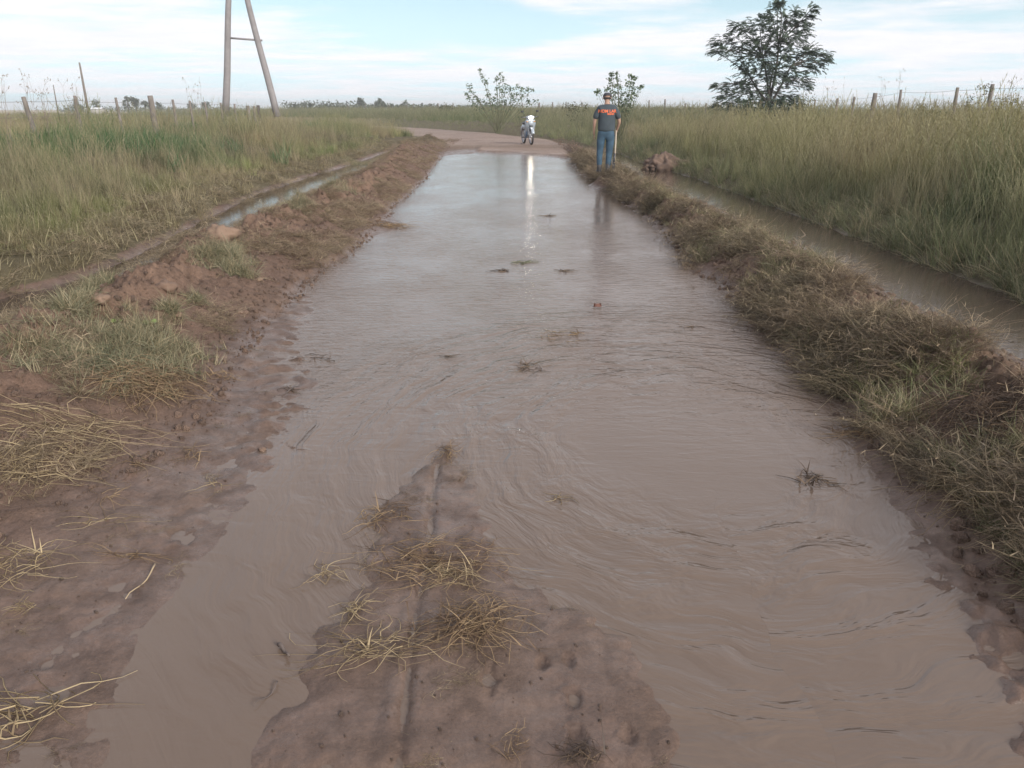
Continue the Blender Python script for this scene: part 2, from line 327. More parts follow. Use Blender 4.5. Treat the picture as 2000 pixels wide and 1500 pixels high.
def land(x, y):
    """height and masks at any point"""
    x = np.asarray(x, float); y = np.asarray(y, float)
    # wobble the outlines slightly
    wob = .05*fbm(x*.9+5, y*.9, 11, 3)*sstep(0, 6, y) + .02*fbm(x*5, y*5, 12, 2)
    xx = x + wob
    h, berm, apron, f = profile(xx, np.clip(y, -3, 400))
    lw, lt, lc, ld, ldr, rw, rt, rc, ro, rd = f
    fade = sstep(30.5, 36, y + .12*(x) + .8*perlin(x*.35, y*.2, 21))
    rdst = road_dist(x, y)
    w = 2.9 + .25*perlin(x*.3, y*.3, 5)
    side = np.where(rdst > 0, .60, .52)
    far = .15 + (side - .15)*sstep(w-.1, w+4.5, np.abs(rdst)) - .05*np.exp(-((np.abs(rdst)-w)/.35)**2)
    far = far + .24*np.exp(-((rdst + w + .35)/.5)**2)*sstep(44, 38, y)*sstep(25, 28, y)      # the berm goes on along the left edge
    h2 = h*(1-fade) + far*fade
    onroad = sstep(w+.1, w-.25, np.abs(rdst))*fade
    bermm = berm*(1-fade) + np.exp(-((rdst + w + .35)/.5)**2)*sstep(44, 38, y)*fade
    yl = np.interp(x, [-2.9, -1.4, 0, 2.1, 3], [28.4, 31.2, 30.2, 27.6, 27.0]) + .35*perlin(x*1.3, y*.8, 22)
    inroad = sstep(lw - .3, lw + .1, x)*sstep(rw + .3, rw - .1, x)*(1-fade)
    h2 = h2 + inroad*sstep(yl - .25, yl + .5, y)*.10
    onroad = np.maximum(onroad, inroad*sstep(yl, yl + .8, y))
    fx, fy = on_z(1181, 336, .30); fr = np.exp(-((x-fx-.10)/.27)**2 - ((y-fy)/.5)**2)
    h2 = h2 + np.maximum(0, .27 - h2)*np.clip(fr*1.35, 0, 1)
    # mud bank in the middle of the road
    sd_ = poly_sd(ISL, x + .05*fbm(x*7, y*7, 31, 3), y + .05*fbm(x*7+9, y*7, 32, 3))
    isl = sstep(-.07, .13, sd_)
    h2 = h2 + (isl*.041)*sstep(8, 6, y)
    # swirl of ridges left and right where the mud only just breaks the surface
    shoal = np.exp(-(((x-lw)-.15)/.28)**2)*sstep(2.8, 3.6, y)*sstep(7.8, 6.2, y)
    shoal2 = np.exp(-(((x-rw)+.12)/.16)**2)*sstep(1.2, 1.5, y)*sstep(3.0, 2.2, y)
    h2 = h2 + shoal*(.014 + .034*fbm(x*5 + 1.2*perlin(x*3, y*3, 43), y*8 + 1.5*perlin(x*2.5, y*2.5, 44), 41, 4)) + shoal2*(.022 + .028*fbm(x*9, y*9, 42, 3))
    # relief
    big = fbm(x*1.7, y*1.7, 51, 3); mid = fbm(x*6, y*6, 52, 3); fine = fbm(x*24, y*24, 53, 2)
    cl = np.maximum(0, fbm(x*12, y*12, 54, 2))
    side_left = x < 0
    h2 = h2 + bermm*(np.where(side_left, .095, .055)*big + np.where(side_left, .078, .060)*mid + .024*fine + .06*cl + .016*np.maximum(0, perlin(x*45, y*45, 57)) + .012*np.abs(perlin(x*19+3, y*19, 58)))
    grassy = ((x < ld-.1) | (x > rd-.02))*(1-fade) + fade*(1-onroad)
    h2 = h2 + grassy*(.05*big*sstep(0, 1.5, np.maximum(ld-x, x-rd)*(1-fade)+3*fade) + .012*mid)
    h2 = h2 + onroad*(.025*fbm(x*1.1, y*.8, 61, 3)) 
    dl = sstep(ld - .03, ld + .08, xx)*sstep(ldr + .03, ldr - .08, xx); dr = sstep(ro - .03, ro + .1, xx)*sstep(rd + .03, rd - .1, xx); dm = np.maximum(dl*sstep(.0, .12, perlin(x*.5, y*.45, 66) + .35 - .3*sstep(9, 12, y)), dr)*(1-fade)
    h2 = h2*(1-dm) + np.minimum(h2, -.025)*dm
    for (a_, b_), ra, rb in HOLLOW:
        q = ((x-a_)/ra)**2 + ((y-b_)/rb)**2; g_ = sstep(1.6, .5, q*(1 + .5*perlin(x*2.3, y*1.1, 67))); h2 = h2*(1-g_) + np.minimum(h2, -.02)*g_
    flat = apron*(1-fade)
    h2 = h2 + flat*(.012*mid + .004*fine + .008*big) + isl*(.0045*mid + .0020*fine)*sstep(8, 6, y)
    nearbank = np.clip(np.exp(-((x-rt)/.25)**2), 0, 1)*(1-fade)
    h2 = h2 + nearbank*(.01*mid + .004*fine)
    # tyre groove, footprints
    m = y < 6
    if np.any(m):
        g = seg_d(TRACK, x, y); g2 = seg_d(TRACK2, x, y)
        h2 = h2 - np.where(m, (.013*np.exp(-(g/.014)**2) - .005*np.exp(-((g-.035)/.02)**2) + .006*np.exp(-(g2/.018)**2) + .0045*np.exp(-((g-.0)/.05)**4)*np.abs(np.sin(y*95 + x*60)))*np.clip(.8+.8*perlin(x*6, y*6, 78), 0, 1.3), 0)
        for (a, b), r in PRINTS:
            q = np.hypot(x-a, (y-b)*.55)/(r*.62)
            q = q*(1 + .45*perlin(x*30, y*30, 77)); h2 = h2 - np.where(m, .011*np.exp(-q**4) - .004*np.exp(-((q-1.3)/.3)**2), 0)
    return h2, dict(berm=bermm, apron=flat, fade=fade, onroad=onroad, isl=isl, rdst=rdst, f=f, grassy=grassy)
def H(x, y): return float(land(np.array([x]), np.array([y]))[0][0])
def put(px, py):
    X_, Y_, Z_ = _put(px, py); return float(X_), float(Y_), float(Z_)
def _put(px, py):
    """where the photograph's spot meets the ground"""
    a, b, c = ray(px, py)
    t = np.linspace(1.2, 60, 2400) if py > 300 else np.linspace(10, 200, 4000)
    X, Y, Z = a*t, b*t, CAM_H + c*t
    h, _ = land(X, Y); h = np.maximum(h, 0); i = int(np.argmax(Z < h)); return X[i], Y[i], float(h[i])

def grid_mesh(name, X, Y, Z, attrs, m):
    ny, nx = X.shape
    v = np.stack([X, Y, Z], -1).reshape(-1, 3)
    i = np.arange((ny-1)*(nx-1)); r, c = i // (nx-1), i % (nx-1); a = r*nx + c
    q = np.stack([a, a+1, a+nx+1, a+nx], -1).astype('i')
    me = bpy.data.meshes.new(name)
    me.vertices.add(len(v)); me.vertices.foreach_set('co', v.astype('f').ravel())
    me.loops.add(q.size); me.loops.foreach_set('vertex_index', q.ravel())
    me.polygons.add(len(q)); me.polygons.foreach_set('loop_start', np.arange(len(q), dtype='i')*4)
    me.polygons.foreach_set('use_smooth', np.ones(len(q), bool))
    me.update(calc_edges=True)
    for k, val in attrs.items():
        if val.ndim == 3:
            at = me.attributes.new(k, 'FLOAT_COLOR', 'POINT'); at.data.foreach_set('color', np.concatenate([val, np.ones(val.shape[:2]+(1,))], -1).astype('f').ravel())
        else:
            at = me.attributes.new(k, 'FLOAT', 'POINT'); at.data.foreach_set('value', val.astype('f').ravel())
    me.materials.append(m); return me

def mixc_(a, b, t): return a*(1-t[..., None]) + np.array(b)*t[..., None]
def ground_colour(X, Y, Z, K):
    lw, lt, lc, ld, ldr, rw, rt, rc, ro, rd = K['f']
    c = np.zeros(X.shape + (3,)) + np.array((.185, .121, .090))                       # red-brown mud
    n = fbm(X*1.3, Y*1.3, 71, 4)*.5 + .5; n2 = fbm(X*9, Y*9, 72, 3)*.5+.5
    c = mixc_(c, (.235, .16, .11), np.clip(n-.35, 0, 1)*.6)                            # ochre silt
    c = mixc_(c, (.140, .098, .079), np.clip(n2-.5, 0, 1)*.8)
    dryb = K['berm']*(X < 0)*sstep(.1, .3, Z)
    c = mixc_(c, (.25, .163, .115), dryb*(.4 + .5*np.clip(n, 0, 1)))                    # drier crumbled soil of the left berm
    c = mixc_(c, (.17, .115, .08), K['berm']*(X > 0)*.7)
    road = K['onroad']
    c = mixc_(c, (.35, .262, .21), road*(.65 + .35*np.clip(fbm(X*.5, Y*.5, 75, 3)+.4, 0, 1)))
    field = K['grassy']
    c = mixc_(c, (.12, .105, .06), np.clip(field, 0, 1)*.85)
    tan = sstep(-13, -15, X)*sstep(8, 10, Y)
    c = mixc_(c, (.40, .33, .21), tan*(.75 + .25*perlin(X*.05, Y*.03, 76))*sstep(150, 60, Y - 0*X))
    farg = sstep(45, 120, Y)*(1-road)
    c = mixc_(c, (.17, .17, .08), farg*.55*(1-tan))
    crop = sstep(14, 16, X)
    c = mixc_(c, (.12, .16, .055), crop*.8)
    w = np.clip(sstep(.09, .01, Z), 0, 1)*(1-K['fade']) + .25*road
    w = np.maximum(w, .80*K['isl']*sstep(7, 6, Y)); w = np.maximum(w, K['apron']*.9*sstep(.08, .03, Z)); w = w*sstep(rd + .12, rd - .05, X); w = np.where(K['fade'] > .5, .3*K['onroad'], w); return c*(1 - .22*np.clip(w, 0, 1))[..., None], w

# ---------------------------------------------------------------- ground material
def ground_mat():
    m = bpy.data.materials.new('mud and soil'); m.use_nodes = True
    N, L = m.node_tree.nodes, m.node_tree.links; p = N['Principled BSDF']
    tc = N.new('ShaderNodeTexCoord'); ac = N.new('ShaderNodeAttribute'); ac.attribute_name = 'gcol'; aw = N.new('ShaderNodeAttribute'); aw.attribute_name = 'wet'
    def noise(s, d=5, r=.6, sc3=None):
        n = N.new('ShaderNodeTexNoise'); n.inputs['Scale'].default_value = s; n.inputs['Detail'].default_value = d; n.inputs['Roughness'].default_value = r
        if sc3:
            mp = N.new('ShaderNodeMapping'); mp.inputs['Scale'].default_value = sc3; L.new(tc.outputs['Object'], mp.inputs[0]); L.new(mp.outputs[0], n.inputs[0])
        else: L.new(tc.outputs['Object'], n.inputs[0])
        return n.outputs[0]
    def rng_(s, a, b, c, d):
        r = N.new('ShaderNodeMapRange'); L.new(s, r.inputs[0])
        for i, v in enumerate((a, b, c, d)): r.inputs[i+1].default_value = v
        return r.outputs[0]
    def mul(a, b, op='MULTIPLY'):
        q = N.new('ShaderNodeMath'); q.operation = op
        for i, v in enumerate((a, b)):
            if isinstance(v, (int, float)): q.inputs[i].default_value = v
            else: L.new(v, q.inputs[i])
        return q.outputs[0]
    f = mul(rng_(noise(9, 9, .7), .3, .7, .74, 1.26), rng_(noise(70, 5, .75), .3, .7, .80, 1.20))
    sc_ = N.new('ShaderNodeVectorMath'); sc_.operation = 'SCALE'; L.new(ac.outputs['Color'], sc_.inputs[0]); L.new(f, sc_.inputs['Scale'])
    L.new(sc_.outputs[0], p.inputs['Base Color'])
    wetn = mul(aw.outputs['Fac'], rng_(noise(4.5, 6, .6), .35, .62, .6, 1.0))
    L.new(rng_(wetn, 0, 1, .92, .22), p.inputs['Roughness'])
    p.inputs['IOR'].default_value = 1.36
    L.new(rng_(wetn, 0, 1, .25, .8), p.inputs['Specular IOR Level'])
    hgt = mul(mul(noise(38, 8, .7), 1.0), mul(noise(160, 4, .6), .35), 'ADD')
    b = N.new('ShaderNodeBump'); b.inputs['Distance'].default_value = .02; L.new(rng_(wetn, 0, 1, 1.0, .24), b.inputs['Strength']); L.new(hgt, b.inputs['Height'])
    L.new(b.outputs[0], p.inputs['Normal'])
    return m
M_GROUND = ground_mat()

# near ground: one sheet, finer towards the camera
ny, nx = 860, 640
v = np.linspace(0, 1, ny)
Yr = np.concatenate([np.linspace(-3, 1.1, 60, endpoint=False), 1.1*np.exp(np.linspace(0, math.log(120/1.1), ny-60))])
u = np.linspace(-1, 1, nx); u = u*(.62 + .38*u*u)
Y2 = np.repeat(Yr[:, None], nx, 1); X2 = u[None, :]*(2.6 + 1.05*np.maximum(Yr, 0))[:, None]
Z2, K2 = land(X2, Y2)
gc, wet = ground_colour(X2, Y2, Z2, K2)
# outer ring runs under the far ground sheet
new_ground = grid_mesh('ground', X2, Y2, Z2, dict(gcol=gc, wet=wet), M_GROUND)
g_o = tag(new_obj('ground', new_ground), kind='structure')
# far land to the horizon
ths = np.linspace(0, 2*math.pi, 181); rs = np.concatenate([np.linspace(40, 160, 10), np.geomspace(200, 1600, 12)])
TH, RR = np.meshgrid(ths, rs); XF, YF = RR*np.sin(TH), RR*np.cos(TH)
ZF = np.where(RR < 170, .30, .55) + 0*RR
ZF = np.where(YF < 60, np.where(np.abs(XF) > 50, .3, .1) + 0*RR, ZF) - .35*(RR < 110)
cF = np.zeros(XF.shape + (3,)) + np.array((.20, .19, .10)); cF = mixc_(cF, (.38, .31, .20), sstep(0, -60, XF)*1.0)
far_me = grid_mesh('far_field', XF, YF, ZF, dict(gcol=cF, wet=XF*0), M_GROUND)
tag(new_obj('far_field', far_me), kind='structure')

# ---------------------------------------------------------------- water
def water_mat():
    m = bpy.data.materials.new('muddy water'); m.use_nodes = True
    N, L = m.node_tree.nodes, m.node_tree.links; p = N['Principled BSDF']
    tc = N.new('ShaderNodeTexCoord'); sep = N.new('ShaderNodeSeparateXYZ'); L.new(tc.outputs['Object'], sep.inputs[0])
    def mth(op, a, b=None, clamp=False):
        q = N.new('ShaderNodeMath'); q.operation = op; q.use_clamp = clamp
        for i, v in enumerate((a, b)):
            if v is None: continue
            if isinstance(v, (int, float)): q.inputs[i].default_value = v
            else: L.new(v, q.inputs[i])
        return q.outputs[0]
    def mr(s, a, b, c, d, smooth=False):
        r = N.new('ShaderNodeMapRange'); L.new(s, r.inputs[0]); r.interpolation_type = 'SMOOTHSTEP' if smooth else 'LINEAR'
        for i, v in enumerate((a, b, c, d)): r.inputs[i+1].default_value = v
        return r.outputs[0]
    X, Y, _ = sep.outputs
    def cmb(a, b, c=0.0):
        q = N.new('ShaderNodeCombineXYZ')
        for i, v in enumerate((a, b, c)):
            if isinstance(v, (int, float)): q.inputs[i].default_value = v
            else: L.new(v, q.inputs[i])
        return q.outputs[0]
    def noise(vec, s=1, d=3, r=.5, dist=0):
        n = N.new('ShaderNodeTexNoise'); n.inputs['Scale'].default_value = s; n.inputs['Detail'].default_value = d; n.inputs['Roughness'].default_value = r; n.inputs['Distortion'].default_value = dist
        L.new(vec, n.inputs[0]); return n.outputs[0]
    # wind ripples: crests roughly across the road
    wr1 = noise(cmb(mth('MULTIPLY', X, 5.5), mth('MULTIPLY', Y, 17)), 1, 4, .55, .6)
    wr2 = noise(cmb(mth('ADD', mth('MULTIPLY', X, 14), mth('MULTIPLY', Y, 5)), mth('MULTIPLY', Y, 38)), 1, 3, .55, .4)
    swell = noise(cmb(mth('MULTIPLY', X, 1.3), mth('MULTIPLY', Y, 2.6)), 1, 3, .5)
    # curved current lines sweeping round the mud bank
    wx = mth('ADD', X, mth('MULTIPLY', noise(cmb(X, Y), 1.6, 2), .30)); wy = mth('ADD', Y, mth('MULTIPLY', noise(cmb(Y, X), 1.9, 2), .30))
    rx = mth('SUBTRACT', wx, 1.02); ry = mth('MULTIPLY', mth('SUBTRACT', wy, 3.75), .82)
    rad = mth('SQRT', mth('ADD', mth('MULTIPLY', rx, rx), mth('MULTIPLY', ry, ry))); ang = mth('ARCTAN2', rx, ry)
    arc = noise(cmb(mth('MULTIPLY', rad, 7.5), mth('MULTIPLY', ang, 2.4)), 1, 4, .55, .5)
    arcm = mth('MULTIPLY', mr(rad, .35, .9, 0, 1, True), mr(rad, 2.5, 1.9, 0, 1, True))
    rx2 = mth('SUBTRACT', wx, -1.9); ry2 = mth('SUBTRACT', wy, .9)
    rad2 = mth('SQRT', mth('ADD', mth('MULTIPLY', rx2, rx2), mth('MULTIPLY', ry2, ry2))); ang2 = mth('ARCTAN2', rx2, ry2)
    arc2 = noise(cmb(mth('MULTIPLY', rad2, 15), mth('MULTIPLY', ang2, 5)), 1, 3, .5, .6)
    a2m = mth('MULTIPLY', mr(X, .1, -.3, 0, 1, True), mr(Y, 3.6, 2.6, 0, 1, True))
    farw = mth('MULTIPLY', mr(Y, 2.2, 5.0, .12, 1, True), mr(Y, 7, 18, 1, .42, True))
    patch = mr(noise(cmb(X, mth('MULTIPLY', Y, .6)), .9, 3, .6), .38, .62, .45, 1.0)
    h = mth('MULTIPLY', mth('ADD', mth('MULTIPLY', wr1, .0125), mth('MULTIPLY', wr2, .0055)), mth('MULTIPLY', farw, patch))
    h = mth('ADD', h, mth('MULTIPLY', swell, .004))
    h = mth('ADD', h, mth('MULTIPLY', mth('MULTIPLY', arc, .034), arcm))
    h = mth('ADD', h, mth('MULTIPLY', mth('MULTIPLY', arc2, .004), a2m))
    # calm in the side ditches
    calm = mth('MULTIPLY', mr(X, 2.5, 2.9, 1, .10, True), mr(X, -3.2, -2.6, .1, 1, True))
    ditch_dark = mth('MULTIPLY', mr(X, 2.6, 3.0, 1, .52, True), mr(X, -3.3, -2.8, .52, 1, True))  # ditch water clearer, with the grass bank's dark reflection put into its colour
    h = mth('MULTIPLY', h, calm)
    b = N.new('ShaderNodeBump'); b.inputs['Strength'].default_value = 1; b.inputs['Distance'].default_value = 1.0; L.new(h, b.inputs['Height']); L.new(b.outputs[0], p.inputs['Normal'])
    # suspended silt, drawn out along the same current
    silt = mth('ADD', mth('MULTIPLY', mth('SUBTRACT', arc, .5), mth('MULTIPLY', arcm, .5)), mth('MULTIPLY', mth('SUBTRACT', noise(cmb(X, mth('MULTIPLY', Y, .5)), 1.1, 5, .6), .5), .35))
    mx = N.new('ShaderNodeMix'); mx.data_type = 'RGBA'; L.new(mth('ADD', silt, .5, True), mx.inputs['Factor'])
    mx.inputs['A'].default_value = (.128, .091, .069, 1); mx.inputs['B'].default_value = (.218, .160, .122, 1)
    vs_ = N.new('ShaderNodeVectorMath'); vs_.operation = 'SCALE'; L.new(mx.outputs['Result'], vs_.inputs[0]); L.new(ditch_dark, vs_.inputs['Scale']); L.new(vs_.outputs[0], p.inputs['Base Color'])
    p.inputs['Roughness'].default_value = .06; p.inputs['IOR'].default_value = 1.38
    return m
M_WATER = water_mat()
xs = np.linspace(-12, 13, 60); ys = np.linspace(-3, 33, 80)
XW, YW = np.meshgrid(xs, ys)
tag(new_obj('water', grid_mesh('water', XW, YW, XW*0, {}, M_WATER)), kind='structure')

# ---------------------------------------------------------------- plants: prototypes kept outside the scene, placed by geometry nodes
def proto(coll, name, mb, m):
    o = bpy.data.objects.new(name, mb.mesh(name, m)); coll.objects.link(o); return o
def blade(mb, base, az_, length, width, lean, curl, c, seg=4):
    """one leaf: a narrow bent strip"""
    d = Vector((math.cos(az_), math.sin(az_), 0)); sdv = Vector((-d.y, d.x, 0))
    p = Vector(base); th = lean; vs = []
    for i in range(seg+1):
        t = i/seg; w = width*(1 - t**1.6)*.5 + .0003
        vs += [p - sdv*w, p + sdv*w]
        p = p + (d*math.sin(th) + Vector((0, 0, math.cos(th))))*(length/seg); th += curl/seg
    mb.add(vs, [(2*i, 2*i+1, 2*i+3, 2*i+2) for i in range(seg)], c)
def R(a, b): return random.uniform(a, b)
def tuft_upright(n, hgt, rad, w=.005, lean=.35, curl=.6):
    mb = MB()
    for _ in range(n):
        a = R(0, 6.28); r = rad*math.sqrt(random.random())
        blade(mb, (math.cos(a)*r, math.sin(a)*r, -.03), R(0, 6.28), hgt*R(.55, 1.05), w*R(.7, 1.4), abs(random.gauss(0, lean*.6)), R(.1, curl), random.random())
    return mb
def seedhead(n, hgt, rad):
    mb = MB()
    for _ in range(n):
        a = R(0, 6.28); r = rad*math.sqrt(random.random()); az_ = R(0, 6.28); ln = R(.02, .3); L_ = hgt*R(.7, 1.1)
        p = [Vector((math.cos(a)*r, math.sin(a)*r, 0))]
        for i in range(5):
            th = ln + i*.06; p.append(p[-1] + Vector((math.cos(az_)*math.sin(th), math.sin(az_)*math.sin(th), math.cos(th)))*L_/5)
        c = R(.6, 1); mb.tube(p, [.0022]*6, 3, False, c)
        tip = p[-1]
        for k in range(7):
            q = p[-2].lerp(tip, k/6); blade(mb, q, R(0, 6.28), R(.03, .07), .006, R(.3, .9), .4, c, 2)
    return mb
def straw(n, rad, hgt, w=.0035, lng=(.18, .45), leafy=.35, up=.75, kink=1.2):
    """tangle of cut dead grass lying about"""
    mb = MB()
    for _ in range(n):
        a = R(0, 6.28); r = rad*math.sqrt(random.random()); p = Vector((math.cos(a)*r, math.sin(a)*r, R(0, hgt*.6)))
        az_ = R(0, 6.28); L_ = R(*lng); e = R(-.1, up)*random.random(); pts = [p]; seg = 5; kz = R(-kink, kink)
        for i in range(seg):
            p = p + Vector((math.cos(az_)*math.cos(e), math.sin(az_)*math.cos(e), math.sin(e)))*L_/seg
            p.z = max(p.z, .004); az_ += kz/seg + R(-.25, .25)*kink/1.2; e -= R(.1, .45); pts.append(p.copy())
        c = random.random()
        mb.tube(pts, [w*.5*R(.7, 1.3)*(1-.12*i) for i in range(seg+1)], 3, False, c)
        if random.random() < leafy:
            for k in range(3): blade(mb, pts[random.randrange(1, 5)], R(0, 6.28), R(.04, .10), w*1.3, R(.5, 1.5), R(0, 1), c, 3)
    return mb

def weed(nst, hgt, leaf, spread=.5):
    mb = MB()
    for _ in range(nst):
        az_ = R(0, 6.28); th = R(.05, spread); p = Vector((0, 0, 0)); pts = [p.copy()]
        for i in range(5):
            p = p + Vector((math.cos(az_)*math.sin(th), math.sin(az_)*math.sin(th), math.cos(th)))*hgt/5; th += R(-.1, .15); pts.append(p.copy())
        mb.tube(pts, [.006, .005, .004, .003, .002, .001], 3, False, .3)
        for q in pts[1:]:
            for k in range(4): blade(mb, q, R(0, 6.28), leaf*R(.6, 1.1), leaf*.5, R(.7, 1.4), .5, R(0, .7), 3)
    return mb
def clod_mb(j=.25, n=7, m=5):
    mb = MB(); mb.ell((0, 0, 0), (1, R(.7, 1), R(.5, .8)), n, m, None, j); return mb

PROTO = {}
def collection(name, items, m):
    c = bpy.data.collections.new(name)
    for i, mb in enumerate(items): proto(c, '%s_%02d' % (name, i), mb, m)
    PROTO[name] = (c, len(items)); return c
M_SOIL = mat('soil clod', (.19, .125, .09), .9, noise=.25, nscale=1.5, bump=.5, bscale=4)
def soil_inst():
    m = bpy.data.materials.new('clods'); m.use_nodes = True; N, L = m.node_tree.nodes, m.node_tree.links; p = N['Principled BSDF']
    a = N.new('ShaderNodeAttribute'); a.attribute_type = 'INSTANCER'; a.attribute_name = 'tint'; L.new(a.outputs['Color'], p.inputs['Base Color']); p.inputs['Roughness'].default_value = .85
    tc = N.new('ShaderNodeTexCoord'); n = N.new('ShaderNodeTexNoise'); n.inputs['Scale'].default_value = 3; n.inputs['Detail'].default_value = 6; L.new(tc.outputs['Object'], n.inputs[0])
    b = N.new('ShaderNodeBump'); b.inputs['Distance'].default_value = .15; b.inputs['Strength'].default_value = .8; L.new(n.outputs[0], b.inputs['Height']); L.new(b.outputs[0], p.inputs['Normal']); return m
collection('tall', [tuft_upright(32, R(.6, .85), .11, .0052, R(.28, .5), R(.6, 1.2)) for _ in range(6)] + [seedhead(8, R(.85, 1.05), .1) for _ in range(3)], M_GRASS)
collection('lush', [tuft_upright(38, .42, .12, .008, .6, 1.3) for _ in range(5)], M_GRASS)
collection('short', [tuft_upright(26, .16, .10, .005, .7, 1.2) for _ in range(4)], M_GRASS)
collection('straws', [straw(46, .16, .07) for _ in range(6)], M_STRAW)
collection('droop', [tuft_upright(30, .34, .07, .0045, 1.3, 1.8) for _ in range(4)], M_STRAW)
collection('crop', [weed(4, .45, .11, .5) for _ in range(4)], M_GRASS)
collection('clods', [clod_mb() for _ in range(6)], soil_inst())

def scatter(name, pts, coll, rot, scl, tint, idx=None, label=None):
    pts = np.asarray(pts, float); keep = pts[:, 2] > (-.035 if coll != 'clods' else -.01)
    for (a_, b_), ra, rb in HOLLOW: keep &= ((pts[:, 0]-a_)/ra)**2 + ((pts[:, 1]-b_)/rb)**2 > 1.15
    pts = pts[keep]; rot = np.asarray(rot)[keep]; scl = np.asarray(scl)[keep]; tint = tint[keep]
    c, n = PROTO[coll]; N_ = len(pts)
    me = bpy.data.meshes.new(name); me.vertices.add(N_); me.vertices.foreach_set('co', np.asarray(pts, 'f').ravel()); me.update()
    def at(k, t, f, d): a = me.attributes.new(k, t, 'POINT'); a.data.foreach_set(f, np.ascontiguousarray(d).ravel())
    at('rot', 'FLOAT_VECTOR', 'vector', np.asarray(rot, 'f')); at('scl', 'FLOAT_VECTOR', 'vector', np.asarray(scl, 'f'))
    at('tint', 'FLOAT_COLOR', 'color', np.concatenate([tint, np.ones((N_, 1))], 1).astype('f'))
    at('idx', 'INT', 'value', (rng.integers(0, n, N_) if idx is None else idx).astype('i'))
    o = new_obj(name, me)
    ng = bpy.data.node_groups.new(name, 'GeometryNodeTree'); ng.interface.new_socket('Geometry', in_out='INPUT', socket_type='NodeSocketGeometry'); ng.interface.new_socket('Geometry', in_out='OUTPUT', socket_type='NodeSocketGeometry')
    nn, ll = ng.nodes, ng.links; gi, go = nn.new('NodeGroupInput'), nn.new('NodeGroupOutput')
    ip = nn.new('GeometryNodeInstanceOnPoints'); ci = nn.new('GeometryNodeCollectionInfo'); ci.inputs[0].default_value = c; ci.inputs['Separate Children'].default_value = True; ci.inputs['Reset Children'].default_value = True
    def na(k, t): q = nn.new('GeometryNodeInputNamedAttribute'); q.data_type = t; q.inputs[0].default_value = k; return q.outputs[0]
    ll.new(gi.outputs[0], ip.inputs['Points']); ll.new(ci.outputs[0], ip.inputs['Instance']); ip.inputs['Pick Instance'].default_value = True
    ll.new(na('idx', 'INT'), ip.inputs['Instance Index']); ll.new(na('rot', 'FLOAT_VECTOR'), ip.inputs['Rotation']); ll.new(na('scl', 'FLOAT_VECTOR'), ip.inputs['Scale'])
    ll.new(ip.outputs[0], go.inputs[0])
    md = o.modifiers.new('scatter', 'NODES'); md.node_group = ng
    tag(o, kind='stuff', label=label); return o

def sample(n, x0, x1, y0, y1, near=1.0):
    """points, denser near the camera when near > 1"""
    y = y0*(y1/y0)**(rng.random(n)**(1/near)) if near != 0 else rng.uniform(y0, y1, n)
    return rng.uniform(x0, x1, n), y
GREEN = np.array((.09, .15, .04)); LUSH = np.array((.085, .185, .045)); DEEP = np.array((.05, .13, .06)); OLIVE = np.array((.155, .18, .07)); TAN = np.array((.34, .27, .155)); GREY = np.array((.20, .185, .125)); PINKY = np.array((.26, .20, .15)); YEL = np.array((.26, .29, .10))
def pick(n, cols, w):
    w = np.stack(w, -1); w = np.clip(w, 1e-4, None); w = w/w.sum(-1, keepdims=True); return (w[..., None]*np.array(cols)[None]).sum(1)
def blobs(x, y, c, lst):
    for (px, py, r, col, z, k) in lst:
        bx, by = on_z(px, py, z); d = np.hypot((x-bx), (y-by)*.6)/r
        t = np.exp(-d**2)*k; c = c*(1-t[:, None]) + np.array(col)*t[:, None]
    return c

